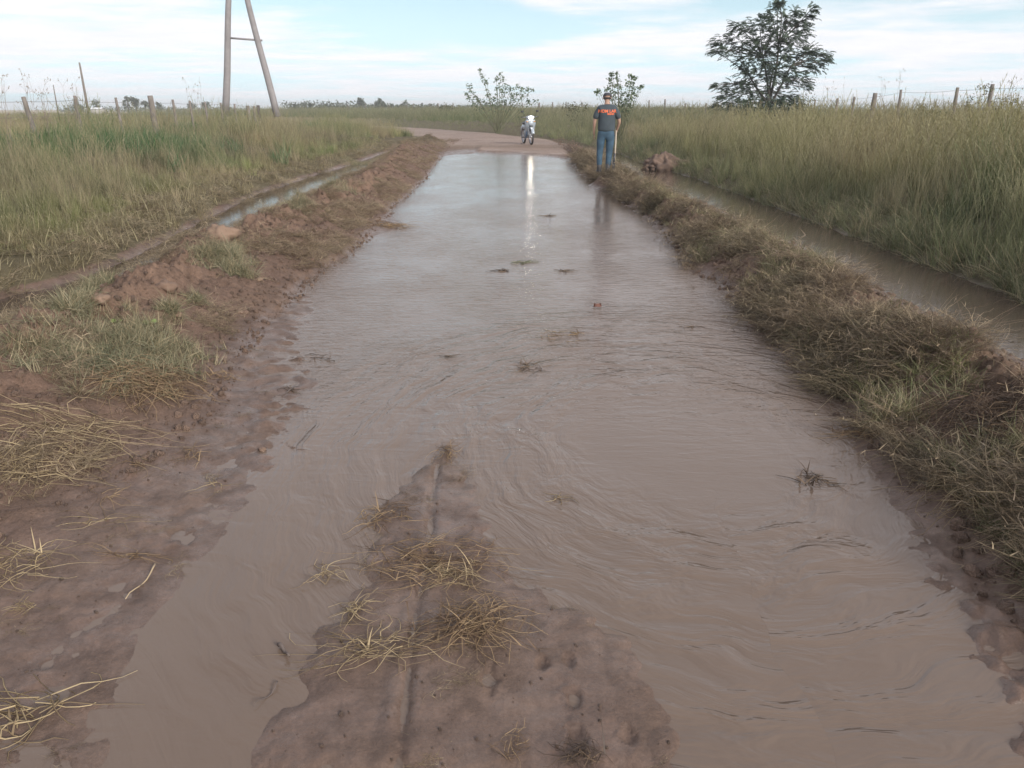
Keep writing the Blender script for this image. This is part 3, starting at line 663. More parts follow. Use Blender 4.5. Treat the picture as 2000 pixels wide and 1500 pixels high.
# left bank
def left_veg():
    x, y = sample(34000, -26, -.5, 2.2, 60, 1.15)
    x = -x/(-26)*0 + x
    z, K = land(x, y); ld = K['f'][3]
    d = ld - x
    ok = (d > .25)*(K['fade'] < .5)*(x > -19 - 0*y) | (K['fade'] >= .5)*(np.abs(K['rdst']) > 3.0)*(x < 2)*(K['rdst'] < 0)
    ok &= ~((x < -12.5) & (rng.random(len(x)) < .85))
    # thin the far half so density per picture area stays even
    x, y, z, d = x[ok], y[ok], z[ok], d[ok]
    n = fbm(x*.45, y*.3, 81, 3); n2 = fbm(x*.8+4, y*.6, 82, 3)
    c = pick(len(x), [OLIVE, LUSH, PINKY, GREY, TAN], [.6+0*n, np.clip(n*2.4, 0, 2), .15+np.clip(-n*2.4, 0, 2), .1+np.clip(n2*2., 0, 2), .30+np.clip(-n2*1.5, 0, 1)])
    c = c*(1 + .55*fbm(x*.6+2, y*.5, 85, 3))[:, None].clip(.55, 1.5)*np.array((1.32, 1.22, 1.15))
    c = blobs(x, y, c, [(270,285,2.0,DEEP*.9,.75,.95),(330,262,1.6,(.055,.125,.05),.75,.9),(90,300,1.2,LUSH,.7,.6),(380,235,1.5,(.10,.13,.07),.7,.5),(530,240,1.6,GREY,.7,.5),(150,245,1.6,(.22,.20,.13),.8,.6),
                        (430,290,.9,PINKY*1.15,.6,.8),(190,330,1.0,PINKY,.5,.7),(60,390,1.6,GREY,.4,.6),(200,420,.8,YEL*.85,.3,.7),(110,440,.7,YEL*.8,.3,.8),(320,390,.8,YEL*.8,.3,.6),(420,380,.9,(.16,.17,.055),.3,.6),(620,270,2.2,GREY,.5,.6),(700,275,1.6,(.15,.18,.07),.5,.6)])
    c = c*(1 + .25*rng.standard_normal(len(x))[:, None]*.6).clip(.6, 1.5)
    tall = sstep(.6, 3.5, d) ; tall = np.where(y > 34, .6, tall)
    hs = (.36 + (.28 + .36*sstep(13, 27, y))*tall + .30*n + .16*fbm(x*1.7, y*1.2, 87, 2)).clip(.2, 1.5)
    short = sstep(1.1, .3, d)
    typ = rng.random(len(x))
    A = typ < .62
    rot = np.stack([rng.normal(0, .12, len(x)), rng.normal(0, .12, len(x)), rng.uniform(0, 6.28, len(x))], 1)
    P = np.stack([x, y, z-.02], 1)
    k = hs*rng.uniform(.75, 1.2, len(x)); scl = np.stack([k*1.1, k*1.1, k], 1)
    a = A & (short < .6)
    scatter('tall_grass', P[a], 'tall', rot[a], scl[a], c[a], label='tall mixed green and dry grass on the left bank')
    b = ~A & (short < .8); s2 = scl*1.25
    scatter('leafy_grass', P[b], 'lush', rot[b], s2[b], c[b]*.9, label='leafy green grass growing low in the left bank')
    # green clumps and pale stalks standing out of the rest
    xs_, ys_ = [], []
    for px, py, zz_, rr, n_ in ((270,285,.75,1.5,260),(340,262,.75,1.2,160),(215,262,.8,1.0,90),(85,290,.7,.9,90),(390,240,.8,1.2,90),(480,245,.8,1.3,90),(640,300,.5,1.2,70),(600,255,.6,1.5,60)):
        bx, by = on_z(px, py, zz_); xs_.append(bx + rng.normal(0, rr*.55, n_)); ys_.append(by + rng.normal(0, rr*.9, n_))
    x, y = np.concatenate(xs_), np.concatenate(ys_); z, K = land(x, y); ok = (K['f'][3] - x > .6) & (x > -12.5); x, y, z = x[ok], y[ok], z[ok]
    c = pick(len(x), [DEEP*1.25, LUSH, np.array((.10, .17, .075))], [rng.random(len(x)), rng.random(len(x)), rng.random(len(x))]); k = rng.uniform(1.1, 2.1, len(x))
    scatter('green_weeds', np.stack([x, y, z-.02], 1), 'lush', np.stack([rng.normal(0, .25, len(x)), rng.normal(0, .25, len(x)), rng.uniform(0, 6.28, len(x))], 1), np.stack([k]*3, 1), c, label='patches of darker leafy green weeds on the left bank')
    x, y = sample(1500, -13, -2, 5, 34, 1.0); z, K = land(x, y); d = K['f'][3] - x; ok = (d > .7) & (fbm(x*.7, y*.5, 131, 2) > .05) & (K['fade'] < .5); x, y, z = x[ok], y[ok], z[ok]
    c = np.array((.40, .33, .21))*(.8 + .4*rng.random((len(x), 1))); k = rng.uniform(.6, 1.05, len(x))
    scatter('pale_stalks', np.stack([x, y, z], 1), 'tall', np.stack([rng.normal(0, .2, len(x)), rng.normal(0, .2, len(x)), rng.uniform(0, 6.28, len(x))], 1), np.stack([k*.5, k*.5, k], 1), c, label='pale dry stalks standing through the left bank grass')
    # turf right by the ditch
    x, y = sample(9000, -8, 0, 2.0, 34, 1.2); z, K = land(x, y); d = K['f'][3] - x; ok = (d > .12) & (d < 1.5) & (K['fade'] < .5); x, y, z, d = x[ok], y[ok], z[ok], d[ok]
    n = fbm(x*.9, y*.6, 83, 3); c = pick(len(x), [np.array((.22,.19,.10)), YEL*.75, np.array((.30, .24, .15))], [.8+0*n, np.clip(n*2, 0, 2)*sstep(.4, 1., d), np.clip(-n*2, 0, 2)+.8*sstep(.7, .2, d)])
    rot = np.stack([rng.normal(0, .3, len(x)), rng.normal(.3, .3, len(x)), rng.uniform(0, 6.28, len(x))], 1); k = rng.uniform(.8, 1.9, len(x))
    scatter('short_grass', np.stack([x, y, z-.01], 1), 'short', rot, np.stack([k]*3, 1), c, label='short yellow green grass along the left ditch')
    # dead thatch hanging over the ditch edge
    x, y = sample(5200, -8, 0, 1.8, 34, 1.3); z, K = land(x, y); d = K['f'][3] - x; ok = (d > -.04*(y > 9)) & (d < .9) & (rng.random(len(x)) < .85); x, y, z = x[ok], y[ok], z[ok]
    c = pick(len(x), [np.array((.33, .265, .17)), np.array((.26, .19, .13)), np.array((.22, .21, .12))], [rng.random(len(x)), rng.random(len(x)), rng.random(len(x))])
    rot = np.stack([rng.normal(0, .15, len(x)), rng.normal(.2, .2, len(x)), rng.uniform(0, 6.28, len(x))], 1); k = rng.uniform(.6, 1.3, len(x))
    scatter('dead_thatch', np.stack([x, y, z], 1), 'straws', rot, np.stack([k, k, k*.55], 1), c, label='dead flattened thatch on the lip of the left ditch')
left_veg()

def right_veg():
    x, y = sample(40000, 1.2, 30, 3.0, 70, 1.1)
    z, K = land(x, y); rd = K['f'][9]; d = x - rd
    ok = ((d > .04)*(K['fade'] < .5) | (K['fade'] >= .5)*(K['rdst'] > 3.3)) & (x < 16.5)
    x, y, z, d = x[ok], y[ok], z[ok], d[ok]
    n = fbm(x*.45+9, y*.3, 91, 3); n2 = fbm(x*.9+4, y*.5, 92, 3)
    vv = (1 + .5*fbm(x*.5+7, y*.4, 93, 3)).clip(.55, 1.5)
    edge = sstep(1.6, .2, d)
    c = pick(len(x), [OLIVE, np.array((.22, .215, .09)), PINKY, GREY, DEEP*1.2, TAN], [.5+0*n, .25+np.clip(n*2, 0, 2), np.clip(-n*2.2, 0, 2)*(1-edge)+.15, np.clip(n2*2, 0, 2)+.2, edge*1.2+0*n, .35+1.4*np.clip(-n2, 0, 1)])
    c = c*vv[:, None]*np.array((1.28, 1.24, 1.15))
    c = blobs(x, y, c, [(1700,260,2.2,(.20,.165,.11),.8,.6),(1900,280,2.,(.21,.18,.11),.8,.5),(1450,290,2.,YEL*.85,.6,.6),(1950,390,.8,(.08,.15,.035),.5,.8),(1870,330,.8,YEL*.9,.6,.5),(1590,250,2.5,(.2,.17,.11),.8,.5),(1330,240,2.,YEL*.7,.5,.4),(1230,290,1.2,DEEP,.3,.6),(1120,270,1.5,(.10,.13,.06),.3,.6),(1830,420,.6,(.06,.11,.04),.4,.8)])
    c = c*(1 + .15*rng.standard_normal(len(x))[:, None]).clip(.6, 1.5)
    hs = .46 + .56*sstep(.1, 1.6, d)*(1-.35*sstep(3, 8, d)) + .26*n + .16*fbm(x*1.7, y*1.2, 97, 2)
    hs = np.where(y > 32, .62 + .2*n, hs)
    A = rng.random(len(x)) < .74
    rot = np.stack([rng.normal(0, .14, len(x)), rng.normal(-.05, .14, len(x)), rng.uniform(0, 6.28, len(x))], 1)
    P = np.stack([x, y, z-.02], 1); k = hs*rng.uniform(.75, 1.2, len(x)); scl = np.stack([k*1.1, k*1.1, k], 1)
    scatter('tall_grass', P[A], 'tall', rot[A], scl[A], c[A], label='tall green and straw coloured grass beyond the right ditch')
    b = ~A; scatter('leafy_grass', P[b], 'lush', rot[b], scl[b]*1.3, c[b]*.85, label='leafy green grass among the tall grass on the right')
    x, y = sample(9000, 1.2, 9, 3.0, 34, 1.2); z, K = land(x, y); d = x - K['f'][9]; ok = (d > -.04) & (d < .75) & (K['fade'] < .5); x, y, z, d = x[ok], y[ok], z[ok], d[ok]
    c = pick(len(x), [np.array((.17, .19, .08)), np.array((.28, .24, .15)), np.array((.08, .13, .05))], [rng.random(len(x)), rng.random(len(x))*.9, rng.random(len(x))])
    k = rng.uniform(.7, 1.25, len(x)); scatter('hanging_grass', np.stack([x, y, z], 1), 'droop', np.stack([rng.normal(0, .3, len(x)), rng.normal(-.45, .3, len(x)), rng.normal(0, .6, len(x))], 1), np.stack([k]*3, 1), c, label='short grass hanging over the far edge of the right ditch')
    x, y = sample(2600, 4, 14, 5, 40, 1.0); z, K = land(x, y); d = x - K['f'][9]; ok = (d > .5) & (fbm(x*.6, y*.4, 132, 2) > .0); x, y, z = x[ok], y[ok], z[ok]
    c = np.array((.36, .31, .19))*(.8 + .4*rng.random((len(x), 1))); k = rng.uniform(.65, 1.1, len(x))
    scatter('pale_stalks', np.stack([x, y, z], 1), 'tall', np.stack([rng.normal(0, .2, len(x)), rng.normal(0, .2, len(x)), rng.uniform(0, 6.28, len(x))], 1), np.stack([k*.5, k*.5, k], 1), c, label='pale dry stalks standing through the grass on the right')
    # field crop behind the fence
    x = rng.uniform(14.5, 60, 16000); y = rng.uniform(8, 95, 16000); ok = (x < .95*y + 4); x, y = x[ok], y[ok]; z, _ = land(x, y)
    c = pick(len(x), [np.array((.09, .14, .04)), np.array((.17, .19, .07))], [rng.random(len(x)), rng.random(len(x))])
    k = rng.uniform(.9, 1.6, len(x)); scatter('field_crop', np.stack([x, y, z], 1), 'crop', np.stack([0*x, 0*x, rng.uniform(0, 6.28, len(x))], 1), np.stack([k]*3, 1), c, label='low green crop in the field behind the right fence')
right_veg()

def far_veg():
    # verge and meadow beyond the bend
    x = rng.uniform(-75, 34, 30000); y = rng.uniform(36, 150, 30000)
    z, K = land(x, y); ok = (np.abs(K['rdst']) > 3.1) & (np.abs(x) < .75*y + 4); ok &= ~((x < -12) & (y < 75) & (rng.random(len(x)) < .9)) & (y > 42)
    x, y, z, r = x[ok], y[ok], z[ok], K['rdst'][ok]
    n = fbm(x*.12, y*.1, 95, 3)
    near = sstep(8, 3.5, np.abs(r))
    c = pick(len(x), [OLIVE*1.05, GREY*1.05, GREEN*1.2, TAN*.8], [.7+0*n, .6+np.clip(n*2, 0, 2), .4+np.clip(-n*2, 0, 2), near*.9+.1])
    k = np.where(r > 0, .45 + .6*sstep(4, 12, r), .55)*rng.uniform(.8, 1.4, len(x)); k *= 1 - .5*near
    scatter('meadow_grass', np.stack([x, y, z-.02], 1), 'tall', np.stack([rng.normal(0, .1, len(x)), rng.normal(0, .1, len(x)), rng.uniform(0, 6.28, len(x))], 1), np.stack([k*2.4, k*2.4, k], 1), c, label='rough meadow grass on both sides of the far bend')
    # dry grass in the field behind the left fence
    x = rng.uniform(-90, -12, 16000); y = rng.uniform(14, 120, 16000); ok = np.abs(x) < .8*y + 6; x, y = x[ok], y[ok]; z, K = land(x, y); o2 = K['rdst'] < -5; x, y, z = x[o2], y[o2], z[o2]
    c = pick(len(x), [TAN*1.1, np.array((.33, .25, .16)), np.array((.24, .19, .13))], [rng.random(len(x)), rng.random(len(x))*.8, np.clip(fbm(x*.1, y*.05, 96, 2), 0, 1)])
    k = rng.uniform(.3, .55, len(x)); scatter('dry_field', np.stack([x, y, z-.02], 1), 'tall', np.stack([0*x, 0*x, rng.uniform(0, 6.28, len(x))], 1), np.stack([k*2.6, k*2.6, k], 1), c, label='dry tan pasture behind the left fence')
far_veg()

def bits():
    x, y = sample(2600, -3.2, 2.6, 1.3, 10, 1.3); z, K = land(x, y)
    ok = ((K['apron'] > .3) | (K['isl'] > .3) | ((x > K['f'][5]) & (x < K['f'][6] + .3))) & (z > .002) & (fbm(x*2, y*2, 111, 3) > -.05); x, y, z = x[ok], y[ok], z[ok]
    c = pick(len(x), [np.array((.13, .09, .065)), np.array((.30, .22, .13))], [rng.random(len(x)), .6*rng.random(len(x))])
    k = .06 + .22*rng.random(len(x))**2.5
    scatter('straw_bits', np.stack([x, y, z-.002], 1), 'straws', np.stack([0*x, 0*x, rng.uniform(0, 6.28, len(x))], 1), np.stack([k*1.4, k, k*.35], 1), c, label='broken bits of straw trodden into the wet mud')
bits()

def berm_stuff():
    def on_berm(n, side, y0, y1, near=1.3, a=-.1, b=1.1):
        _, y = sample(n, 0, 1, y0, y1, near); t = rng.uniform(a, b, n)
        h, K = land(0*y, y); lw, lt, lc, ld, ldr, rw, rt, rc, ro, rd = K['f']
        x = (lt + (ldr-lt)*t) if side < 0 else (rt + (ro-rt)*t)
        z, K = land(x, y); return x, y, z, t, K
    # right berm: wholly covered by pulled-up grass
    x, y, z, t, K = on_berm(5600, 1, 1.7, 27, 1.25, -.05, .52)
    dens = fbm(x*1.5, y*1.2, 101, 3); ok = (rng.random(len(x)) < .22 + 2.4*dens - .35*sstep(.35, .5, t) + .15*sstep(4, 2.5, y)); x, y, z, t, dens = x[ok], y[ok], z[ok], t[ok], dens[ok]
    n = fbm(x*1.8, y*1.4, 102, 3)
    c = pick(len(x), [np.array((.25, .18, .125)), np.array((.36, .27, .18)), np.array((.15, .15, .08)), np.array((.15, .105, .08))], [.8+0*n, np.clip(n*1.6, 0, 2)+.4*sstep(.3, .6, t), .10+np.clip(-n*1.6, 0, 2)+.3*sstep(.4, .1, t), .7+0*n])
    c = c*(1+.15*rng.standard_normal(len(x))[:, None]).clip(.6, 1.4)
    rot = np.stack([rng.normal(0, .35, len(x)), rng.normal(-.15, .35, len(x)), rng.uniform(0, 6.28, len(x))], 1); k = rng.uniform(.35, .95, len(x))*(1 + .02*y)
    scatter('pulled_grass', np.stack([x, y, z], 1), 'straws', rot, np.stack([k, k, k*(.62-.4*sstep(.3, .55, t))], 1), c, label='tangle of pulled up dead grass over the right berm')
    x, y, z, t, K = on_berm(3000, 1, 1.7, 27, 1.25, -.02, .52); n = fbm(x*1.3+3, y*1.1, 103, 3); ok = n > .02; x, y, z, t, n = x[ok], y[ok], z[ok], t[ok], n[ok]
    c = pick(len(x), [np.array((.15, .17, .07)), np.array((.30, .24, .14)), np.array((.20, .19, .12))], [.5+np.clip(n*2, 0, 2), rng.random(len(x)), rng.random(len(x))])
    c = blobs(x, y, c, [(1790,650,.35,(.19,.24,.06),.3,.85), (1640,540,.2,(.3,.23,.15),.3,.6)])
    rot = np.stack([rng.normal(0, .5, len(x)), rng.normal(-.3, .5, len(x)), rng.uniform(0, 6.28, len(x))], 1); k = rng.uniform(.4, .75, len(x))
    scatter('sod_grass', np.stack([x, y, z], 1), 'droop', rot, np.stack([k, k, k*.6], 1), c, label='grey green sods of grass hanging on the right berm')
    # left berm: bare soil with grass here and there
    x, y, z, t, K = on_berm(6000, -1, 2.0, 40, 1.25, 0, 1.1); n = fbm(x*1.1, y*.8, 104, 3) + .25*sstep(.6, 1, t) + .22*sstep(6, 10, y)
    ok = n > .22 + .35*sstep(7, 4.5, y); x, y, z, t, n = x[ok], y[ok], z[ok], t[ok], n[ok]
    c = pick(len(x), [np.array((.30, .225, .15)), np.array((.22, .15, .11)), np.array((.17, .17, .09))], [.7+0*x, .6*rng.random(len(x)), .15+.9*sstep(.5, 1, t)*rng.random(len(x))])
    rot = np.stack([rng.normal(0, .3, len(x)), rng.normal(.15, .3, len(x)), rng.uniform(0, 6.28, len(x))], 1); k = rng.uniform(.35, .8, len(x))
    scatter('pulled_grass', np.stack([x, y, z], 1), 'straws', rot, np.stack([k, k, k*.5], 1), c, label='patches of dead grass thrown on the left berm')
    lst = [(240,690,.30,500,.40),(140,600,.12,90,.3),(430,500,.18,190,.3),(460,530,.10,80,.3),(330,610,.06,30,.25),(570,400,.25,160,.3),(640,360,.3,180,.25),(190,560,.12,90,.25),(380,590,.05,14,.25),(90,700,.15,60,.3),(700,320,.5,200,.3)]
    xs_, ys_ = [], []
    for px, py, r, n_, _ in lst:
        bx, by, _z = put(px, py); xs_.append(bx + rng.normal(0, r*.6, n_)); ys_.append(by + rng.normal(0, r*.8, n_))
    x, y = np.concatenate(xs_), np.concatenate(ys_); z, K = land(x, y)
    c = pick(len(x), [np.array((.16, .175, .095)), np.array((.25, .24, .15)), np.array((.30, .24, .15))], [rng.random(len(x)), rng.random(len(x)), .5*rng.random(len(x))])
    rot = np.stack([rng.normal(0, .5, len(x)), rng.normal(.3, .5, len(x)), rng.uniform(0, 6.28, len(x))], 1); k = rng.uniform(.35, .7, len(x))
    scatter('sod_grass', np.stack([x, y, z], 1), 'droop', rot, np.stack([k, k, k*.7], 1), c, label='grey green sods of grass lying on the left berm')
    # crumbled soil
    P, C, S = [], [], []
    for side, n_ in ((-1, 24000), (1, 8000)):
        x, y, z, t, K = on_berm(n_, side, 1.5, 42, 1.5, -.12, 1.0)
        s_ = .004 + (.024 if side < 0 else .034)*rng.random(len(x))**(5 if side < 0 else 3); P.append(np.stack([x, y, z + s_*.1], 1)); S.append(s_)
        c = np.array((.25, .165, .12))*(.8 + .55*rng.random((len(x), 1))); C.append(c)
    x, y = sample(3500, -3.0, 1.0, 1.3, 8, 1.3); z, K = land(x, y); ok = ((K['apron'] > .4) | (K['isl'] > .5)) & (z > .004); x, y, z = x[ok], y[ok], z[ok]
    s_ = .002 + .007*rng.random(len(x))**5; P.append(np.stack([x, y, z], 1)); S.append(s_); C.append(np.array((.20, .137, .102))*(.8 + .6*rng.random((len(x), 1))))
    P, C, S = np.concatenate(P), np.concatenate(C), np.concatenate(S)
    scatter('soil_crumbs', P, 'clods', rng.uniform(0, 6.28, (len(P), 3)), np.stack([S]*3, 1), C, label='crumbs and small clods of brown soil on the berms')
berm_stuff()

# ---------------------------------------------------------------- fences
M_POST = mat('weathered post', (.20, .175, .155), .9, noise=.25, nscale=6, bump=.6, bscale=30)
M_POLE = mat('grey pole wood', (.27, .25, .25), .85, noise=.15, nscale=3, bump=.4, bscale=20)
M_WIRE = mat('fence wire', (.20, .19, .18), .6, metal=.4)
def post_mb(a, b, r, sides=8):
    mb = MB(); a, b = Vector(a), Vector(b); pts = [a.lerp(b, t) + Vector((R(-.006, .006), R(-.006, .006), 0)) for t in (0, .3, .6, .85, 1)]
    mb.tube(pts, [r*1.08, r*1.02, r, r*.97, r*.90], sides); return mb
def fence(name, label, posts, wire_h):
    """posts: (x, y, height above ground, radius, lean x, lean y)"""
    f = tag(empty(name, (posts[0][0], posts[0][1], H(posts[0][0], posts[0][1]))), label, 'fence'); o0 = f.location
    tops = []
    for (x, y, h, r, lx, ly) in posts:
        g = H(x, y); mb = post_mb((x-o0.x, y-o0.y, g-.3-o0.z), (x-o0.x+lx, y-o0.y+ly, g+h-o0.z), r); mb.build('post', M_POST, f); tops.append((Vector((x-o0.x, y-o0.y, g-o0.z)), Vector((lx, ly, h))))
    for k in wire_h:
        mb = MB(); pts = []
        for i, (b, l) in enumerate(tops):
            p = b + l*(k/1.25)*(1.25/l.z) if l.z > 0 else b
            if i:
                q = pts[-1]; d = (p-q).length
                for t in (.25, .5, .75): s_ = q.lerp(p, t); s_.z -= .02*math.sin(math.pi*t)*min(d, 4)/2; pts.append(s_) if False else mids.append(s_)
                pts += mids
            pts.append(p); mids = []
        mb.tube(pts, .0042 if k == wire_h[0] else .0028, 4); mb.build('wire', M_WIRE, f)
    return f
def lx_post(px, y_top=None, X=-11.5):
    a, b, _ = ray(px, 215); t = X/a; return X, b*t
PL = []
for px, h, r, lx in ((-170, 1.3, .05, 0), (-60, 1.32, .045, .03), (68, 1.30, .055, -.22), (153, 1.30, .045, -.03), (236, 1.32, .04, -.10), (301, 1.40, .095, -.07), (343, 1.30, .045, -.06), (375, 1.30, .04, -.05), (404, 1.28, .04, -.04), (434, 1.24, .045, -.03), (460, 1.22, .045, -.02), (486, 1.22, .085, -.03), (497, 1.20, .07, .0), (506, 1.24, .08, -.03)):
    x, y = lx_post(px); PL.append((x, y, h, r, lx, 0))
fence('wire_fence', 'old wire fence with leaning grey wooden posts on the left bank by the pasture', PL, (1.19, .85, .5))
PR = []
for px, h, r, lx in ((2230, 1.45, .06, 0), (2100, 1.45, .05, .0), (1992+13, 1.45, .045, .0), (1928, 1.47, .06, .02), (1862, 1.45, .055, .01), (1754, 1.45, .05, 0), (1704, 1.5, .095, .02), (1665, 1.45, .05, 0), (1633, 1.45, .055, 0), (1590, 1.4, .045, 0), (1545, 1.4, .05, 0), (1466, 1.35, .06, 0), (1425, 1.35, .05, 0), (1378, 1.42, .055, .0), (1338, 1.45, .06, .0)):
    a, b, _ = ray(px, 215); t = 14.0/a; PR.append((14.0, b*t, h, r, lx, 0))
for px, Y, r, lx in ((1300, 68, .07, -.10), (1267, 73, .06, 0), (1237, 77, .05, 0), (1185, 82, .06, 0), (1136, 88, .06, 0), (1105, 90, .05, 0), (1080, 93, .08, -.05), (1053, 96, .10, 0), (1020, 100, .06, 0), (985, 103, .05, 0), (938, 106, .06, 0), (885, 110, .07, 0), (857, 112, .12, -.1), (840, 114, .06, 0), (808, 116, .06, 0), (795, 118, .06, 0), (760, 121, .05, 0), (714, 124, .06, 0), (680, 128, .05, 0)):
    a, b, _ = ray(px, 214); PR.append((a*Y/b, Y, 1.75, r, lx, 0))
fence('wire_fence', 'long wire fence with thin upright posts along the right field and round the bend', PR, (1.36, 1.0, .6))

# A-frame power pole (two leaning logs and a rung)
ap = tag(empty('utility_pole', (-13.2, 36, .5)), 'tall wooden A-frame pole with one crossbar behind the left fence corner', 'utility pole')
def P_(px, py, Y=36.0): return at_y(px, py, Y) - ap.location
def leg(x0, y0, x1, y1, r0, r1, n='leg'):
    a, b = P_(x0, y0), P_(x1, y1); mb = MB(); pts = [a.lerp(b, t) + Vector((math.sin(t*7+x0)*.025, 0, 0)) for t in np.linspace(0, 1, 9).tolist()]
    mb.tube(pts, list(np.linspace(r0, r1, 9)), 12); return mb.build(n, M_POLE, ap)
leg(440, 225, 451, -108, .16, .10); leg(541, 228, 456, -112, .155, .10)
mb = MB(); mb.tube([P_(440, 73.5), P_(512, 79)], .04, 8); mb.build('crossbar', M_POLE, ap)
mb = MB(); mb.tube([P_(452, -104, 35.85), P_(456, -104, 36.2)], .02, 8); mb.build('bolt', M_WIRE, ap)
# thin leaning pole far left
b0 = at_y(172, 215, 60); tp = at_y(155, 122, 60); mb = MB(); mb.tube([(0, 0, -.6), (tp-b0)*.5, tp-b0], [.10, .08, .06], 8)
o = mb.build('thin_pole', M_POST); o.location = b0; tag(o, 'thin bare pole leaning to the left out in the pasture', 'pole')
b0 = at_y(112, 212, 40); tp = at_y(104, 166, 40); mb = MB(); mb.tube([(0, 0, -.6), (tp-b0)*.5, tp-b0], [.03, .025, .02], 6)
o = mb.build('stake', M_POST); o.location = b0; tag(o, 'short thin stake leaning among tall stalks behind the left fence', 'stake')

# ---------------------------------------------------------------- trees and shrubs
M_BARK = mat('bark', (.085, .07, .06), .9, noise=.3, nscale=8, bump=.6, bscale=25)
M_STEM = mat('green stem', (.13, .13, .07), .8)
M_LEAF_TREE = veg_mat('tree leaves', inst=False, base=(.075, .105, .070), dry=(.14, .175, .10), transl=.35, spread=.6)
M_LEAF_SHRUB = veg_mat('shrub leaves', inst=False, base=(.13, .18, .10), dry=(.22, .26, .15), transl=.3, spread=.6)
M_LEAF_FAR = veg_mat('far leaves', inst=False, base=(.075, .09, .055), dry=(.12, .13, .08), transl=.15, spread=.6)
M_LEAF_OLIVE = veg_mat('olive leaves', inst=False, base=(.11, .115, .05), dry=(.19, .17, .09), transl=.25, spread=.6)
def frond(mb, p, d, L_, w, c, nl=6):
    """pinnate leaf: drooping midrib with small leaflets to both sides"""
    d = d.normalized(); s_ = d.cross(Vector((0, 0, 1)));
    if s_.length < .1: s_ = Vector((1, 0, 0))
    s_.normalize(); q = Vector(p)
    for i in range(nl):
        for k in (-1, 1):
            a = q; b = q + s_*k*w*(1-.5*i/nl) + d*w*.35 - Vector((0, 0, w*R(.1, .45))); m_ = d*w*.42
            mb.add([a - m_*.4, b - m_*.3, b + m_*.6, a + m_*.6], [(0, 1, 2, 3)], c)
        q = q + d*L_/nl; d = (d - Vector((0, 0, .11))).normalized()
def leafs(mb, p, size, c):
    d = Vector((R(-1, 1), R(-1, 1), R(-.9, .5))).normalized(); s_ = d.orthogonal().normalized(); s_ = (Matrix.Rotation(R(0, 6.28), 3, d) @ s_)
    mb.add([p, p + d*size*.5 + s_*size*.32, p + d*size, p + d*size*.5 - s_*size*.32], [(0, 1, 2, 3)], c)
def limb(mb, a, b, r0, r1, sag=.1, n=6):
    pts = []; m_ = (a+b)/2 + Vector((R(-.1, .1), R(-.1, .1), R(0, .12)))*(b-a).length
    for i in range(n+1):
        t = i/n; pts.append((1-t)**2*a + 2*t*(1-t)*m_ + t*t*b)
    mb.tube(pts, [r0 + (r1-r0)*i/n for i in range(n+1)], 5, False)

# the big tree by the right fence
T = [(590,35,30),(600,20,14),(700,65,28),(780,50,20),(765,90,18),(545,90,32),(640,110,55),(720,120,40),(480,130,45),(560,170,55),(350,150,30),(410,165,38),(330,210,34),(250,235,32),(230,295,34),(290,285,36),(370,270,45),(460,240,55),(550,260,60),(640,230,55),(710,210,42),(740,165,26),(370,350,38),(450,330,55),(540,350,60),(630,310,50),(700,320,40),(780,300,36),(850,315,30),(820,360,40),(740,380,50),(660,400,50),(400,425,38),(480,430,45),(570,430,55),(650,460,45),(730,460,40),(380,490,36),(300,495,36),(235,490,22),(440,510,44),(360,540,40),(280,560,32),(240,605,26),(330,600,34),(420,590,40),(500,560,40),(590,540,45),(660,560,44),(610,600,44),(690,600,36),(740,500,24),(865,345,18),(760,300,30)]
TY = 39.0
def tw(cx, cy, dy=0): return at_y(1320 + cx/2.941, cy/2.941, TY + dy)
root = tw(540, 640); root.z = H(root.x, root.y) - .05
tree = tag(empty('tree', root), 'tall open crowned feathery tree standing at the right fence', 'tree')
tb, lb, cr = MB(), MB(), MB()
fork = tw(535, 575) - root; tb.tube([(0, 0, 0), fork*.5 + Vector((.04, 0, 0)), fork], [.15, .12, .10], 10)
heads = []
mains = [tw(500, 330, -.3)-root, tw(590, 250, .2)-root, tw(420, 430, .5)-root, tw(660, 380, -.6)-root, tw(560, 400, .9)-root]
for m_ in mains: limb(tb, fork*R(.75, 1), m_, .075, .035, n=8)
def nearest_on(m_, p):
    best = None
    for a in mains:
        for t in (.35, .6, .85, 1.0):
            q = fork.lerp(a, t)
            if q.z > p.z + .3: continue
            d = (q-p).length
            if best is None or d < best[0]: best = (d, q)
    return best[1] if best else fork*.9
for (cx, cy, r) in T:
    rr = r/2.941/FPX*TY; dep = R(-1.3, 1.3)*(1 - abs(cx-540)/500)
    c = tw(cx, cy, dep) - root; q = nearest_on(None, c); limb(lb, q, c, .032, .010)
    for k in range(4):
        e = c + Vector((R(-1, 1), R(-1, 1), R(-.7, .9)))*rr*.9; limb(lb, c.lerp(q, R(0, .25)), e, .010, .004, n=3)
    nfr = int(42*(rr/.42)**2) + 16
    for k in range(nfr):
        off = Vector((random.gauss(0, .50), random.gauss(0, .55), random.gauss(0, .38)))*rr
        d = Vector((off.x + (c.x-q.x)*.25, off.y, off.z*.5 + .06)) + Vector((R(-.2, .2), R(-.2, .2), R(-.15, .1)))
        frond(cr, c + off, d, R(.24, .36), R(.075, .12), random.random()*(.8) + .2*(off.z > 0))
tb.build('trunk', M_BARK, tree); lb.build('branches', M_BARK, tree); cr.build('crown', M_LEAF_TREE, tree, smooth=False)

